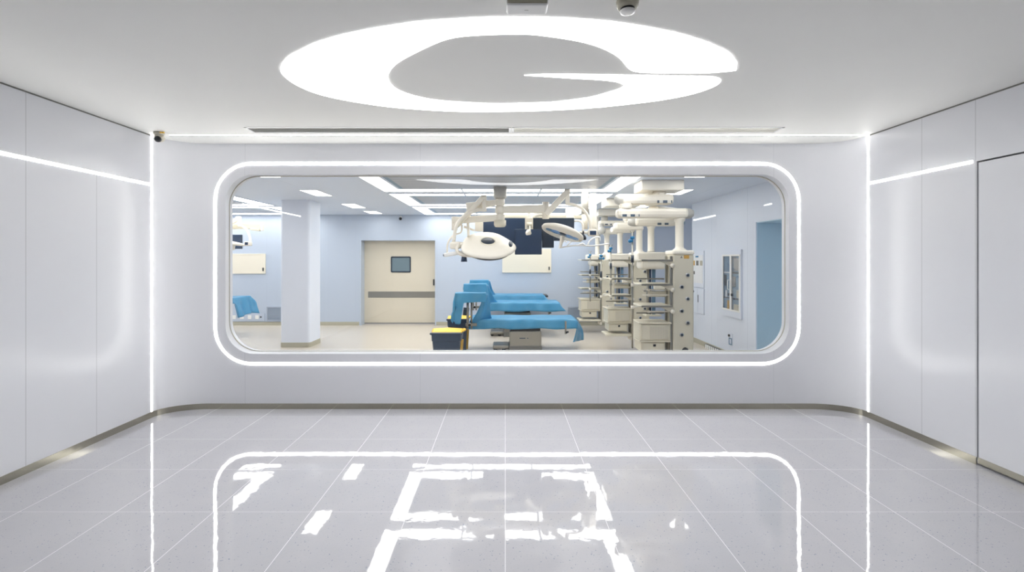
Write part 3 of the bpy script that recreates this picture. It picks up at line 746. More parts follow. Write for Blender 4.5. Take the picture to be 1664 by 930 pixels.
    obj('sterile_grip', MB().beam(L(912, 384, -.16), L(908, 404, -.19), .05, .062, .014, w2=.03, h2=.035), 'cream', hd)
    obj('rim_knob', MB().cyl(L(940.5, 389, -.14), L(939.5, 394, -.14), .016), 'cream_d', hd)
    obj('control_box', MB().beam(L(953, 379, -.12), L(967, 379.5, -.12), .07, .105, .022).cyl(L(940, 379, -.12), L(953, 379, -.12), .022), 'cream', t)
    obj('control_screen', MB().box(*sorted((L(955.5, 0).x, L(965.5, 0).x)), yc - .162, yc - .154, zt(382.8), zt(376.4)), 'navy', t, 'small navy control screen')
    obj('knob', MB().cyl(L(944, 379, -.13), L(946.5, 379, -.13), .026), 'black', t)
    return t
surgical(0, 0, 0, 'large ceiling surgical light with two round heads over the draped tables')
# the neighbour's lamp, half behind the window edge
def N(px, py, d=0.0):
    p = at(px, py, 9.7); return V((p.x, 9.7 + d, p.z))
t = thing('surgical_light', (-6.2, 9.7, ZO), 'second surgical light half hidden by the window edge beside the pillar', 'surgical light')
obj('column', MB().lathe([(.055, 2.15), (.055, 2.60), (.09, 2.605), (.09, ZO - .014)], (-6.2, 9.85, 0), n=24), 'cream', t)
obj('arm', MB().beam((-6.2, 9.85, N(0, 368).z), N(424, 367, .10), .08, .11, .012), 'cream_d', t)
obj('arm_joint', MB().beam(N(422.5, 361.5, .08), N(422.5, 375, .08), .06, .05, .01), 'cream', t)
obj('arm', MB().beam(N(404, 372, .08), N(420, 373.5, .08), .06, .05, .01, h2=.06), 'cream_d', t)
obj('spring_arm', MB().beam(N(352, 377, -.02), N(389, 356, -.04), .07, .075, .012), 'cream', t)
obj('elbow', MB().beam(N(391, 369, -.04), N(391, 353, -.04), .06, .05, .01).cyl(N(386, 355, -.04), N(393, 355, -.04), .035), 'cream', t)
obj('yoke', MB().tube([N(391, 367.5, -.04), N(397, 368.5, -.05), N(404, 375, -.06), (N(408.5, 386, -.06)), N(409.5, 397, -.06)], .024, 12), 'cream', t)
obj('control_box', MB().beam(N(400, 396.5, -.06), N(411.5, 396.5, -.06), .07, .085, .018), 'cream', t)
obj('control_screen', MB().box(N(402, 0).x, N(407, 0).x, 9.7 - .102, 9.7 - .096, N(0, 398.4).z, N(0, 394).z), 'navy', t, 'small navy control screen')
c = N(372, 396, -.1)
obj('lamp_head', disc(MB(), c, V((.995, 0, -.09)), V((.0, .998, -.04)), .335, ((0, .06), (.5, .05), (.97, .025), (1.0, .0), (.97, -.02), (0, -.026))), 'cream', t)
obj('sterile_grip', MB().beam(N(384, 399, -.1), N(384.5, 407, -.1), .06, .06, .012, w2=.03, h2=.03), 'cream', t)
t = thing('monitor', N(368, 403, .35), 'dark monitor sliced by the window edge beside the pillar', 'monitor')
a_, b_ = N(340, 404, .35), N(377, 380, .35)
obj('casing', MB().box(a_.x, b_.x, a_.y, a_.y + .05, a_.z, b_.z, .008), 'navy_d', t)
obj('hanger', MB().beam((a_.x + .1, a_.y + .08, b_.z - .12), (a_.x + .1, a_.y + .08, ZO - .014), .05, .04).box(a_.x + .05, a_.x + .15, a_.y + .045, a_.y + .07, b_.z - .2, b_.z - .08), 'cream', t)
obj('screen', MB().box(a_.x + .006, b_.x - .006, a_.y - .004, a_.y - .0005, a_.z + .006, b_.z - .006), 'navy', t)

# ---- monitors on their own carrier
YM = 7.42
def Lm(px, py, d=0.0):
    p = at(px, py, YM); return V((p.x, YM + d, p.z))
t = thing('monitor_carrier', (at(858, 0, YM).x, YM + .1, ZO), 'cream ceiling arm assembly carrying the dark monitors behind the lamps', 'monitor arm')
xm = at(953, 0, YM).x
obj('ceiling_column', MB().lathe([(.06, at(0, 346, YM).z), (.06, ZO - .012)], (xm, YM + .15, 0), n=28), 'grey_cap', t)
obj('column', MB().lathe([(.045, at(0, 372, YM).z), (.05, at(0, 345, YM).z)], (xm, YM + .15, 0), n=24), 'cream', t)
xm2 = at(964.5, 0, YM).x
obj('riser', MB().lathe([(.05, at(0, 374, YM).z), (.055, at(0, 368, YM).z), (.055, at(0, 318, YM).z), (.04, at(0, 314, YM).z)], (xm2, YM + .05, 0), n=24), 'cream', t)
obj('arm', MB().beam(Lm(820, 350, .22), Lm(952, 351, .22), .08, .055, .01), 'cream_d', t)
obj('arm', MB().beam(Lm(922, 346, .20), Lm(936, 346, .20), .10, .17, .01), 'cream', t)
obj('arm', MB().tube([Lm(866, 362, .06), Lm(867, 352, .06), Lm(873, 348, .08), Lm(884, 346, .12)], .035, 10), 'cream', t)
obj('post', MB().cyl(Lm(859.5, 344, .0), Lm(859.5, 368, 0), .018), 'cream_d', t)
obj('mounting_plate', MB().beam(Lm(853, 364.5, -.035), Lm(866, 364.5, -.035), .03, .19, .006), 'cream', t)
obj('knuckle', MB().cyl(Lm(856, 366, -.06), Lm(864, 366, -.06), .04), 'cream_d', t)
obj('plate', MB().box(at(771.5, 0, YM).x, at(785, 0, YM).x, YM + .03, YM + .07, at(0, 376, YM).z, at(0, 361, YM).z, .004), 'cream', t)
obj('cable_loop', MB().tube([Lm(934, 359, .05), Lm(941, 359, 0), Lm(946, 364, -.03), Lm(947, 376, -.03)], .016, 10), 'cream', t)
def monitor(px0, px1, py0, py1, d, m, lab, rot=0.0):
    a, b_ = Lm(px0, py1, d), Lm(px1, py0, d)
    t = thing('monitor', ((a.x + b_.x) / 2, a.y, a.z), lab, 'monitor', 'dark monitors behind the lamps')
    obj('casing', MB().box(a.x, b_.x, a.y, a.y + .05, a.z, b_.z, .008), 'navy_d', t)
    obj('screen', MB().box(a.x + .006, b_.x - .006, a.y - .004, a.y - .0005, a.z + .006, b_.z - .006), m, t)
    return t
monitor(784.5, 864, 354, 404, .07, 'navy', 'large dark monitor behind the large round lamp head')
monitor(836.5, 879.5, 373.5, 414, -.12, 'navy', 'small dark monitor hanging lowest between the lamp heads')
monitor(865.5, 933.5, 354, 391.5, .02, 'navy_d', 'dark monitor behind the tilted lamp head')
monitor(880.5, 899.5, 376, 403, -.06, 'navy_d', 'narrow dark monitor below the tilted lamp head')
t = thing('spot_lamp', at(862, 380, 7.2), 'tiny cream spot lamp in front of the dark monitors', 'lamp')
q = at(862, 380, 7.15)
obj('shade', MB().lathe([(.02, 0), (.05, .05), (.047, .06)], q, (-.6, -.5, .35), n=20), 'cream', t)
obj('stem', MB().cyl(q, at(861, 368, 7.25), .009), 'cream_d', t)
mb = MB()
for pts in (((909, 403), (911, 396), (918, 392), (921, 394)), ((921, 401), (928, 393), (936, 391)), ((937, 400), (946, 396), (951, 399)), ((955, 398), (959, 391), (966, 386.5), (974, 386), (975, 392)), ((908, 403), (935, 399), (965, 399.5), (990, 396))):
    mb.tube([at(x, y, 7.3) for x, y in pts], .011, 8)
tag(obj('hose_bundle', mb, 'cable'), 'thin white looping tubes hanging below the tilted lamp head', 'hose')

# ================================================================== EQUIPMENT BOOMS
YM1 = 6.62
def ceiling_box(x0, x1, y0, y1, t):
    obj('ceiling_box', MB().box(x0, x1, y0, y1, 2.515, ZO - .0, .012), 'cream', t)
def boom_arm(t, x0, x1, y0, y1, z0, z1, capside, plate=None):
    """thick rounded arm with a grey end cap; z is height of its underside/top"""
    h = z1 - z0
    d = V((x1 - x0, y1 - y0, 0)); L = d.length; d.normalize()
    a = V((x0, y0, (z0 + z1) / 2)); c = V((x1, y1, (z0 + z1) / 2))
    am = obj('arm', MB().beam(a, c, .20, h, min(.045, h * .33)), 'cream', t)
    for q, dirn, r in ((a, -1, 1), (c, 1, 1)):
        if (capside == dirn):
            obj('end_cap', MB().lathe([(h * .52, -.11), (h * .56, -.03), (h * .53, .04), (h * .36, .085), (0, .10)], q + d * dirn * .0, d * dirn, n=28), 'grey_cap', t, 'rounded grey end cap')
    if plate is not None:
        pa = a.lerp(c, plate[0]); pb = a.lerp(c, plate[1]); sd = V((d.y, -d.x, 0))
        if sd.y > 0: sd = -sd
        obj('name_plate', MB().beam(pa + sd * .101 - V((0, 0, h * .28)), pb + sd * .101 - V((0, 0, h * .28)), .004, h * .26), 'brand_strip', t, 'dark name plate')

def boom_tower(t, X, Y):
    obj('column', MB().lathe([(.075, 2.155), (.075, 2.12), (.055, 2.09), (.055, 1.76), (.062, 1.735), (.09, 1.715), (.10, 1.70)], (X, Y, 0), n=32), 'cream', t)
    obj('flange', MB().box(X - .15, X + .15, Y - .16, Y + .16, 1.645, 1.705, .02), 'cream', t)
    body = obj('tower_body', MB().box(X - .14, X + .14, Y - .15, Y + .15, .22, 1.645, .018, 3), 'cream_d', t)
    for k, z in enumerate((1.37, 1.21, 1.05, .887, .726, .566)):
        x = X + (.054 if k % 2 == 0 else -.026)
        s_ = obj('outlet', MB().lathe([(.029, 0), (.029, .008), (.022, .014)], (x, Y - .15, z), (0, -1, 0), 20), 'alu', body)
        obj('outlet', MB().lathe([(.019, 0), (.014, .004)], (x, Y - .164, z), (0, -1, 0), 16), 'navy_d', body, 'dark outlet centre')
    obj('hose_reel', MB().lathe([(.042, 0), (.042, .02), (.03, .03), (.012, .03), (0, .022)], (X + .02, Y - .15, .355), (0, -1, 0), 24), 'black', body, 'round black knob near the foot')
    obj('warning_sticker', MB().box(X + .005, X + .075, Y - .1535, Y - .1495, 1.592, 1.638), 'orange', body, 'amber sticker')
    obj('warning_mark', MB().prism([V((X - .045, Y - .152, 1.60)), V((X - .012, Y - .152, 1.60)), V((X - .028, Y - .152, 1.63))], (0, .003, 0)), 'gap_grey', body, 'small dark triangle mark')
    obj('rail_post', MB().box(X - .175, X - .145, Y - .14, Y - .11, .22, 1.63, .005), 'steel_dull', t)
    obj('rail_post', MB().box(X - .175, X - .145, Y + .06, Y + .09, .22, 1.63, .005), 'steel_dull', t)
    x0, x1 = X - .60, X - .175
    for z in (1.56, 1.235, .945):
        sh = obj('shelf', MB().box(x0, x1, Y - .20, Y + .22, z, z + .022, .006), 'cream_d', t)
        obj('edge_rail', MB().box(x0 + .02, x1 + .01, Y - .214, Y - .201, z - .004, z + .022, .004), 'steel_dull', sh, 'steel side rail')
        obj('bracket', MB().prism([V((x1 + .03, Y - .19, z)), V((x1 - .15, Y - .19, z)), V((x1 - .03, Y - .19, z - .06)), V((x1 + .03, Y - .19, z - .09))], (0, .03, 0)), 'cream_d', sh)
        obj('bracket_knob', MB().cyl((x1 + .01, Y - .19, z - .06), (x1 + .01, Y - .215, z - .06), .028), 'cream', sh)
    for z in (1.16, 1.09, .865):
        obj('cross_rail', MB().box(x0 + .06, x1, Y - .10, Y - .085, z, z + .018, .004).box(x0 + .13, x0 + .16, Y - .112, Y - .1, z - .006, z + .024), 'cream', t)
    obj('equipment_plate', MB().box(x0 + .15, X - .20, Y - .06, Y - .045, 1.07, 1.15, .005).box(x0 + .20, x0 + .30, Y - .075, Y - .06, 1.09, 1.13, .004), 'cream_d', t)
    for z in (1.30, .72 + .10):
        obj('cross_rail', MB().box(x0 + .04, X - .17, Y + .12, Y + .135, z, z + .02, .004), 'steel_dull', t)
    bx = obj('drawer_unit', MB().box(x0 + .01, X - .18, Y - .17, Y + .19, .49, .715, .008).box(x0 - .01, X - .17, Y - .19, Y + .21, .715, .735, .006), 'cream_d', t)
    dw = obj('drawer', MB().box(x0 + .03, X - .20, Y - .185, Y - .170, .505, .70, .006), 'cream_d', bx)
    dw2 = obj('drawer', MB().box(x0 + .14, X - .22, Y - .190, Y - .185, .52, .685), 'ribbed', bx, 'ribbed drawer front')
    lx = obj('drawer_unit', MB().box(x0 + .03, X - .245, Y - .14, Y + .19, .335, .47, .008).box(x0, X - .18, Y - .17, Y + .2, .47, .49, .005), 'cream_d', t)
    obj('drawer', MB().box(x0 + .055, X - .265, Y - .152, Y - .140, .345, .455, .006), 'cream_d', lx)
    obj('handle', MB().box(x0 + .19, x0 + .225, Y - .162, Y - .152, .41, .44, .003), 'black', lx, 'small dark pull')
    obj('base_tray', MB().box(x0 - .03, X - .16, Y - .18, Y + .2, .26, .29, .008).box(x0 - .03, X - .16, Y - .2, Y - .18, .255, .275, .004), 'cream_d', t)
    obj('post_foot', MB().box(X - .185, X - .135, Y - .15, Y + .1, .17, .24, .012), 'cream', t)

def head_boom(t, X, Y):
    obj('column', MB().lathe([(.065, 2.12), (.065, 2.09), (.05, 2.06), (.05, 1.72), (.062, 1.70)], (X, Y, 0), n=28), 'cream', t)
    obj('head', MB().box(X - .255, X + .255, Y - .17, Y + .17, 1.56, 1.695, .03, 3).box(X - .20, X + .20, Y - .15, Y + .15, 1.43, 1.57, .05, 3), 'cream', t)
    for k, (x, r) in enumerate(((-.06, .02), (-.02, .017), (.035, .028))):
        obj('drop_tube', MB().cyl((X + x, Y - .02, .72), (X + x, Y - .02, 1.44), r), ('steel_dull', 'navy', 'tube_blue')[k], t)
    obj('gas_block', MB().box(X + .02, X + .21, Y - .10, Y + .06, 1.12, 1.19, .012), 'cream', t)
    obj('lower_tray', MB().box(X - .11, X + .13, Y - .12, Y + .08, .70, .725, .006), 'cream_d', t)

G_B = 'equipment booms along the side wall'
# nearest boom
t = thing('equipment_boom', (2.12, YM1, 0), 'nearest and largest cream equipment boom with shelf tower beside the glazed cabinet', 'equipment boom', G_B)
ceiling_box(1.83, 2.41, 6.46, 6.84, t)
obj('ceiling_stub', MB().lathe([(.085, 2.43), (.085, 2.516)], (2.12, YM1, 0), n=28), 'cream', t)
boom_arm(t, 1.60, 2.30, YM1, YM1, 2.335, 2.475, -1, (.66, .95))
obj('arm_riser', MB().lathe([(.10, 2.27), (.085, 2.30), (.10, 2.345)], (1.66, YM1, 0), n=28), 'cream', t)
boom_arm(t, 1.53, 2.50, YM1, YM1, 2.150, 2.280, 1, (.04, .30))
boom_tower(t, 2.40, YM1)
# head boom
t = thing('head_boom', (2.29, 7.55, 0), 'cream boom with rounded supply head just behind the nearest shelf tower', 'equipment boom', G_B)
boom_arm(t, 2.15, 2.62, 7.0, 7.4, 2.26, 2.36, 1)
obj('arm_riser', MB().lathe([(.08, 2.22), (.08, 2.27)], (2.60, 7.48, 0), n=24), 'cream', t)
boom_arm(t, 2.02, 2.68, 7.55, 7.55, 2.105, 2.235, -1, (.5, .8))
obj('end_cap', MB().box(2.70, 2.80, 7.46, 7.62, 2.12, 2.20, .02), 'slate_cap', t, 'slate blue end cap')
obj('mount_arm', MB().box(2.05, 2.20, 6.90, 7.05, 2.36, ZO - .0, .01), 'cream', t)
head_boom(t, 2.29, 7.55)
# second tower
t = thing('equipment_boom', (2.30, 8.5, 0), 'middle cream equipment boom whose shelf tower stands between two supply heads', 'equipment boom', G_B)
ceiling_box(1.76, 2.36, 8.40, 8.80, t)
obj('ceiling_stub', MB().lathe([(.08, 2.35), (.08, 2.516)], (2.12, 8.6, 0), n=28), 'cream', t)
boom_arm(t, 2.12, 2.80, 8.6, 8.6, 2.25, 2.36, 1)
obj('arm_riser', MB().lathe([(.08, 2.22), (.08, 2.26)], (2.2, 8.55, 0), n=24), 'cream', t)
boom_arm(t, 1.92, 2.42, 8.5, 8.5, 2.10, 2.23, 0)
boom_tower(t, 2.37, 8.5)
t = thing('head_boom', (2.28, 9.55, 0), 'cream boom with rounded supply head behind the middle shelf tower', 'equipment boom', G_B)
obj('mount_arm', MB().lathe([(.07, 2.23), (.07, ZO)], (2.5, 9.55, 0), n=24), 'cream', t)
boom_arm(t, 2.10, 2.56, 9.55, 9.55, 2.11, 2.23, 0)
head_boom(t, 2.28, 9.55)
# third
t = thing('equipment_boom', (2.22, 10.5, 0), 'far cream equipment boom with shelf tower closest to the far blue wall', 'equipment boom', G_B)
ceiling_box(1.98, 2.45, 10.2, 10.6, t)
obj('ceiling_stub', MB().lathe([(.07, 2.42), (.07, 2.516)], (2.15, 10.4, 0), n=28), 'grey_cap', t)
boom_arm(t, 2.02, 2.55, 10.4, 10.4, 2.31, 2.42, 0, (.02, .5))
obj('arm_riser', MB().cyl((2.05, 10.3, 2.35), (2.05, 10.3, 2.14), .06).ball((2.06, 10.25, 2.20), .085), 'grey_cap', t)
boom_arm(t, 2.05, 2.50, 10.5, 10.5, 2.13, 2.26, 0)
boom_tower(t, 2.22, 10.5)
t = thing('head_boom', (2.12, 11.05, 0), 'cream boom with rounded supply head nearest the far blue wall', 'equipment boom', G_B)
obj('mount_arm', MB().lathe([(.06, 2.09), (.06, ZO)], (2.12, 11.05, 0), n=24), 'cream', t)
head_boom(t, 2.12, 11.05)

def pole(px, py0, py1, Y, k0, grip, side, lab, hold):
    a, b_ = at(px, py1, Y), at(px, py0, Y); s_ = Y / F
    t = thing('infusion_pole', a, lab, 'infusion pole', 'infusion poles on the booms')
    obj('pole', MB().cyl(a, b_, .011), 'steel_dull', t)
    kz = at(px, k0, Y).z
    obj('knob', MB().lathe([(.022, 0), (.03, .012), (.03, .03), (.018, .04)], (a.x, Y, kz - .04), n=16).cyl((a.x - .012, Y, kz - .08), (a.x - .012, Y, kz - .045), .022), 'blue_knob', t, 'blue clamp knob')
    obj('knob', MB().ball((a.x + side * .035, Y - .01, kz - .065), .024), 'blue_knob', t, 'blue clamp knob')
    for z in (1.246, .956):
        obj('rail_bracket', MB().beam((a.x, Y, z), (hold[0], hold[1], z), .022, .018, .004).cyl((a.x, Y, z - .02), (a.x, Y, z + .02), .02), 'cream', t)
    gz0, gz1 = at(px, grip[1], Y).z, at(px, grip[0], Y).z
    obj('grip', MB().cyl((a.x, Y, gz0), (a.x, Y, gz1), .019), 'navy_d', t, 'dark grip sleeve')
    obj('hook', MB().tube([b_ + V((-.03, 0, .015)), b_ + V((-.02, 0, -.005)), b_, b_ + V((.02, 0, -.005)), b_ + V((.03, 0, .015))], .004, 8), 'steel_dull', t)
pole(1027.6, 377, 566, 6.30, 384, (415, 427), -1, 'tallest infusion pole with blue knob beside the nearest boom shelves', (1.82, 6.43))
pole(992.6, 399, 482, 8.18, 402, (428, 437), -1, 'infusion pole with blue knobs in front of the middle boom shelves', (1.80, 8.31))
pole(976.8, 412, 520, 8.1, 414, (441, 451), 1, 'infusion pole with blue knobs at the outer edge of the middle boom', (1.79, 8.32))
pole(959, 409, 490, 10.15, 413, (438, 445), -1, 'infusion pole with blue knobs in front of the far boom shelves', (1.80, 10.31))

# ================================================================== TABLES AND DRAPES
def cloth(x0, x1, y0, y1, z, df, db, dl, dr, flare=.10, wave=.012, nu=64, nv=28, seed=0, hem=None, corner=.35):
    """sheet laid over a board: the parts past the edge fold down"""
    W, D = dl + (x1 - x0) + dr, df + (y1 - y0) + db
    hem = hem or (lambda s: 1.0)
    def fn(u, v):
        s, q = x0 - dl + u * W, y0 - df + v * D
        ox = max(x0 - s, 0, s - x1); oy = max(y0 - q, 0, q - y1)
        if q < y0: oy *= hem(s)
        x, y = min(max(s, x0), x1), min(max(q, y0), y1)
        sx = -1 if s < x0 else 1; sy = -1 if q < y0 else 1
        f = flare
        o = max(ox, oy)
        if ox: x += sx * (f * ox + .02 * math.sin(q * 21 + seed) * min(1, ox * 6))
        if oy: y += sy * (f * oy * .5 + wave * math.sin(s * 17 + seed) * min(1, oy * 8))
        if ox and oy: x += sx * corner * min(ox, oy); y += sy * corner * .7 * min(ox, oy)
        if o and o > .02: o = o * (1 + .05 * math.sin(s * 9 + q * 7 + seed))
        r = .02
        z_ = z - (o - r * .4 if o > r else o * o / (2 * r) * .6) 
        z_ += .004 * math.sin(s * 11 + q * 5 + seed) * (1 if o == 0 else 0)
        return (x, y, max(z_, .04))
    return MB().grid(fn, nu, nv)

def table(x0, x1, y0, y1, zt, px, lab, simple=False):
    t = thing('operating_table', ((x0 + x1) / 2, (y0 + y1) / 2, 0), lab, 'operating table', 'operating tables')
    yc = (y0 + y1) / 2
    obj('pedestal', MB().box(px, px + .545, yc - .27, yc + .27, .09, zt - .20, .012), 'steel_dull', t)
    obj('base_cover', MB().box(px - .012, px + .555, yc - .285, yc + .285, .0, .10, .01), 'gap_grey', t, 'darker base skirt')
    obj('bellows', MB().box(px + .02, px + .525, yc - .25, yc + .25, zt - .20, zt - .05), 'black', t, 'black bellows under the top')
    obj('name_plate', MB().box(px + .17, px + .27, yc - .273, yc - .270, zt - .33, zt - .315).box(px + .30, px + .32, yc - .273, yc - .270, zt - .33, zt - .315), 'navy', t, 'small dark name plate')
    obj('foot', MB().box(px - .29, px - .01, yc - .20, yc + .2, .035, .10, .015), 'steel_dull', t)
    for y in (yc - .17, yc + .17):
        w = obj('castor', MB().cyl((px - .10, y - .02, .036), (px - .10, y + .02, .036), .034).cyl((px - .25, y - .02, .036), (px - .25, y + .02, .036), .034), 'black', t, 'black castors')
    obj('table_top', MB().box(x0, x1, y0 + .02, y1 - .02, zt - .05, zt - .004, .012), 'black', t)
    obj('side_rail', MB().box(x0 + .1, x1 - .1, y0 + .004, y0 + .016, zt - .045, zt - .02), 'steel', t)
    cl = obj('rail_clamp', MB().box(x1 - .21, x1 - .18, y0 - .02, y0 + .02, zt - .24, zt - .02, .004), 'steel_dull', t)
    obj('knob', MB().cyl((x1 - .185, y0 - .02, zt - .205), (x1 - .185, y0 - .06, zt - .205), .016).cyl((x1 - .18, y0, zt - .205), (x1 - .145, y0, zt - .205), .014), 'black', cl)
    return t
DR = 'blue drapes over the operating tables'
# front table
table(-.60, 1.22, 8.16, 8.82, .555, .075, 'operating table nearest the window on a steel pedestal under blue cover')
o = obj('drape', cloth(-.585, 1.205, 8.15, 8.83, .562, .165, .13, .13, .04, seed=.4, flare=.20, wave=.014), 'drape', None, None, .003)
def flap(u, v):
    p = V((1.20, 8.14, .555)).lerp(V((1.235, 8.84, .56)), v).lerp(V((1.145, 8.11, .185)).lerp(V((1.43, 8.84, .10)), v), u)
    return p + V((.07 * math.sin(PI * u) * (.35 + .65 * v) + .012 * math.sin(v * 14) * u, -.02 * math.sin(u * 6) * (1 - v), 0))
obj('hanging_end', MB().grid(flap, 18, 18), 'drape', o, None, .003)
tag(o, 'bright blue drape over the front operating table with a long hanging end', 'drape', DR)
# middle table
table(-.28, 1.08, 9.78, 10.40, .70, -.02, 'middle operating table mostly hidden behind the front blue drape')
o = obj('drape', cloth(-.30, 1.10, 9.75, 10.42, .706, .185, .15, .10, .17, seed=2.1, flare=.3), 'drape', None, None, .003)
tag(o, 'blue drape over the middle operating table', 'drape', DR)
# rear table
table(-.36, .96, 10.72, 11.22, .785, .0, 'rear operating table below the far cream wall panel under blue cover')
o = obj('drape', cloth(-.38, .86, 10.70, 11.24, .79, .19, .1, .10, .16, seed=4.0, flare=.4), 'drape', None, None, .003)
tag(o, 'blue drape with a rolled corner over the rear operating table', 'drape', DR)

def over_tray(x0, x1, y0, y1, z, zr, lab):
    """tray on two posts clamped to the head end of a table"""
    t = thing('over_table_tray', ((x0 + x1) / 2, (y0 + y1) / 2, zr), lab, 'instrument tray', 'trays over the heads of the tables')
    obj('tray', MB().box(x0 + .01, x1 - .01, y0 + .01, y1 - .01, z - .03, z - .006, .006), 'steel_dull', t)
    xm = x0 + (x1 - x0) * .46
    for k, x in enumerate((xm - .035, xm + .03)):
        obj('post', MB().cyl((x, y1 - .05, zr - .10), (x, y1 - .05, z - .02), (.020, .016)[k]), 'steel_dull', t)
    cl = obj('clamp', MB().box(xm - .07, xm + .12, y1 - .075, y1 - .02, zr - .06, zr - .01, .006), 'steel_dull', t)
    obj('clamp_knob', MB().cyl((xm, y1 - .075, zr - .035), (xm, y1 - .11, zr - .035), .022), 'black', cl)
    return t
def tray_drape(x0, x1, y0, y1, z, df, dl, lab, seed, fold=None, hem=None):
    o = obj('drape', cloth(x0, x1, y0, y1, z, df, .16, dl, .05, seed=seed, flare=.05, nu=56, nv=36, hem=hem, corner=.06), 'drape', None, None, .003)
    if fold: obj('fold', fold, 'drape', o, None, .003)
    return tag(o, lab, 'drape', 'blue drapes over the instrument trays')
def sheet(a, b_, c, d, sag, seed, nu=24, nv=16):
    a, b_, c, d = V(a), V(b_), V(c), V(d)
    def fn(u, v):
        p = a.lerp(b_, v).lerp(d.lerp(c, v), u)
        p = p + V((0, 0, -sag * math.sin(PI * u)))
        p = p + V((.012 * math.sin(v * 13 + u * 3 + seed), .02 * math.sin(v * 9 + seed), 0)) * math.sin(PI * min(max(u, 0.02), .98))
        return p
    return MB().grid(fn, nu, nv)
def tr(px0, px1, py, y): return at(px0, 0, y).x, at(px1, 0, y).x, at(0, py, y).z
y0, y1 = 7.93, 8.13
x0, x1, z = tr(739.5, 789, 476.5, y0)
over_tray(x0, x1, y0, y1, z, .52, 'steel tray on posts clamped to the head of the front operating table')
f = sheet((x1 - .02, y0 + .0, z + .002), (x1 + .03, y1 + .02, z - .03), at(800, 519, 8.30), at(761, 531, 8.11), .05, 1.0)
tray_drape(x0, x1, y0, y1, z, .50, .48, 'lowest blue drape step with a long hanging end flowing down to the front table', .3, f,
           hem=lambda s_: 1.0 if s_ < x0 + .09 else max(.33, 1.0 - (s_ - x0 - .09) / .05 * .67))
y0, y1 = 9.48, 9.72
x0, x1, z = tr(753.5, 790, 462, y0)
over_tray(x0, x1, y0, y1, z, .66, 'steel tray on posts clamped to the head of the middle operating table')
f = sheet((x1 - .02, y0, z), (x1 + .03, y1, z - .03), at(812, 494, 9.95), at(783, 508, 9.71), .04, 2.0)
tray_drape(x0, x1, y0, y1, z, .20, .12, 'middle blue drape step between two other draped trays', 2.2, f)
y0, y1 = 10.46, 10.68
x0, x1, z = tr(763.5, 793.5, 455.5, y0)
over_tray(x0, x1, y0, y1, z, .75, 'steel tray on posts clamped to the head of the rear operating table')
f = sheet((x1 - .02, y0, z), (x1 + .03, y1, z - .03), at(806, 481, 10.95), at(794, 486, 10.66), .02, 3.0)
tray_drape(x0, x1, y0, y1, z, .16, .06, 'highest blue drape step nearest the far wall', 4.2, f)
# neighbour table at the window edge
t = table(-7.1, -5.50, 9.6, 10.2, .80, -6.6, 'operating table cut off by the window edge beside the pillar')
obj('leg', MB().box(-5.72, -5.67, 9.62, 9.68, 0, .18, .004), 'steel_dull', t)
obj('end_plate', MB().box(-5.9, -5.42, 9.64, 10.1, .74, .79, .01), 'steel_dull', t)
o = obj('drape', cloth(-7.15, -5.42, 9.58, 10.22, .81, .12, .15, .1, .38, seed=5.0, flare=.28), 'drape', None, None, .003)
tag(o, 'blue drape hanging off the table at the window edge beside the pillar', 'drape', DR)

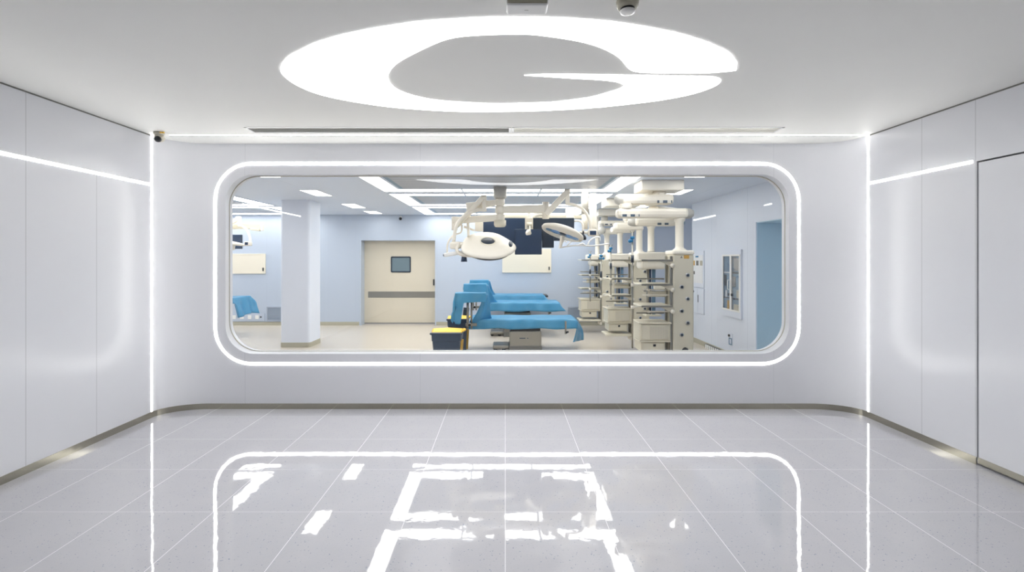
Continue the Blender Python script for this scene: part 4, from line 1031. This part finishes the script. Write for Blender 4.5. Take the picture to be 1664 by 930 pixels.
# ================================================================== BINS
def bin_(xc, yc, w, d, h, lab, lid_open=False):
    t = thing('waste_bin', (xc, yc, 0), lab, 'waste bin', 'navy waste bins with yellow lids')
    k = .84
    def rr(z, w_, d_, r=.03):
        pts = []
        for cx, cy, a0 in ((w_ / 2 - r, d_ / 2 - r, 0), (-w_ / 2 + r, d_ / 2 - r, 90), (-w_ / 2 + r, -d_ / 2 + r, 180), (w_ / 2 - r, -d_ / 2 + r, 270)):
            for i in range(5):
                a = math.radians(a0 + 22.5 * i); pts.append(V((xc + cx + r * math.cos(a), yc + cy + r * math.sin(a), z)))
        return pts
    mb = MB(); prev = None
    b = bmesh.new(); rings = []
    for z, s_ in ((0, k), (h - .12, .96), (h - .115, 1.0), (h - .02, 1.02), (h - .018, 1.08), (h, 1.08), (h, .98), (h - .05, .95)):
        rings.append([b.verts.new(p) for p in rr(z, w * s_, d * s_)])
    for a, c in zip(rings, rings[1:]):
        for i in range(len(a)): b.faces.new((a[i], a[(i + 1) % len(a)], c[(i + 1) % len(a)], c[i]))
    b.faces.new(rings[0]); b.faces.new(rings[-1]); bmesh.ops.recalc_face_normals(b, faces=b.faces[:]); mb._merge(b)
    obj('body', mb, 'binblue', t)
    for x in (.30,):
        obj('side_stripe', MB().beam((xc + w * .435 + .004, yc - d * .18, .02), (xc + w * .505 + .006, yc - d * .22, h - .10), .05, .012, .003, up=(0, 1, 0)), 'yellow_d', t, 'ochre stripe down the side')
    ld = obj('lid', MB().grid(lambda u, v: (xc + (u - .5) * w * 1.04, yc - d * .36 + v * d * .84, h + .006 + .05 * math.sin(PI * min(max(v * 1.05 - .02, 0), 1)) * (1 - .3 * abs(u - .5) * 2)), 16, 12), 'yellow', t, 'domed yellow lid', .006)
    obj('front_lip', MB().box(xc - w * .55, xc + w * .50, yc - d * .56, yc - d * .36, h - .012, h + .012, .006), 'binblue', t)
    obj('handle', MB().tube([(xc + w * .50, yc - d * .2, h + .015), (xc + w * .60, yc, h + .03), (xc + w * .54, yc + d * .3, h + .02)], .018, 10), 'yellow', t)
    for x in (-.36, .36): obj('castor', MB().cyl((xc + x * w, yc + d * .3 - .02, .0), (xc + x * w, yc + d * .3 + .02, .0 + .0001), .001) if False else MB().box(xc + x * w - .015, xc + x * w + .015, yc + d * .42, yc + d * .47, 0, .03, .004), 'black', t)
    if lid_open:
        obj('flap', MB().beam((xc + w * .32, yc + d * .52, h - .02), (xc + w * .38, yc + d * .60, h + .17), .30 * w, .02, .004, up=(0, 1, 0)), 'navy_d', t, 'dark flap standing open')
    return t
bin_(-.885, 7.40, .44, .42, .470, 'front navy bin with domed yellow lid next to the front operating table')
bin_(-.825, 8.43, .34, .34, .545, 'taller navy bin with yellow rim under the lowest blue drape', True)

# ================================================================== CAMERA, WORLD, VIEW
cam = bpy.data.cameras.new('camera'); co = bpy.data.objects.new('camera', cam); COL.objects.link(co)
co.location = (0, 0, EYE); co.rotation_euler = (PI / 2, 0, 0)
cam.sensor_width = 36.0; cam.sensor_fit = 'HORIZONTAL'; cam.lens = F / 1664 * 36
cam.shift_x = (832 - CX) / 1664; cam.shift_y = -(465 - CY) / 1664
cam.clip_start = 0.05
sc = bpy.context.scene; sc.camera = co
w = bpy.data.worlds.new('world'); sc.world = w; w.use_nodes = True
w.node_tree.nodes['Background'].inputs[0].default_value = (.8, .85, 1, 1); w.node_tree.nodes['Background'].inputs[1].default_value = 0.2
sc.view_settings.view_transform = 'Standard'; sc.view_settings.look = 'None'
sc.view_settings.exposure = 1.71; sc.view_settings.gamma = 1.0; sc.view_settings.use_curve_mapping = False
sc.cycles.max_bounces = 12; sc.cycles.diffuse_bounces = 6; sc.cycles.glossy_bounces = 6; sc.cycles.transparent_max_bounces = 16
sc.cycles.sample_clamp_indirect = 6.0; sc.cycles.use_denoising = True; sc.cycles.caustics_reflective = True
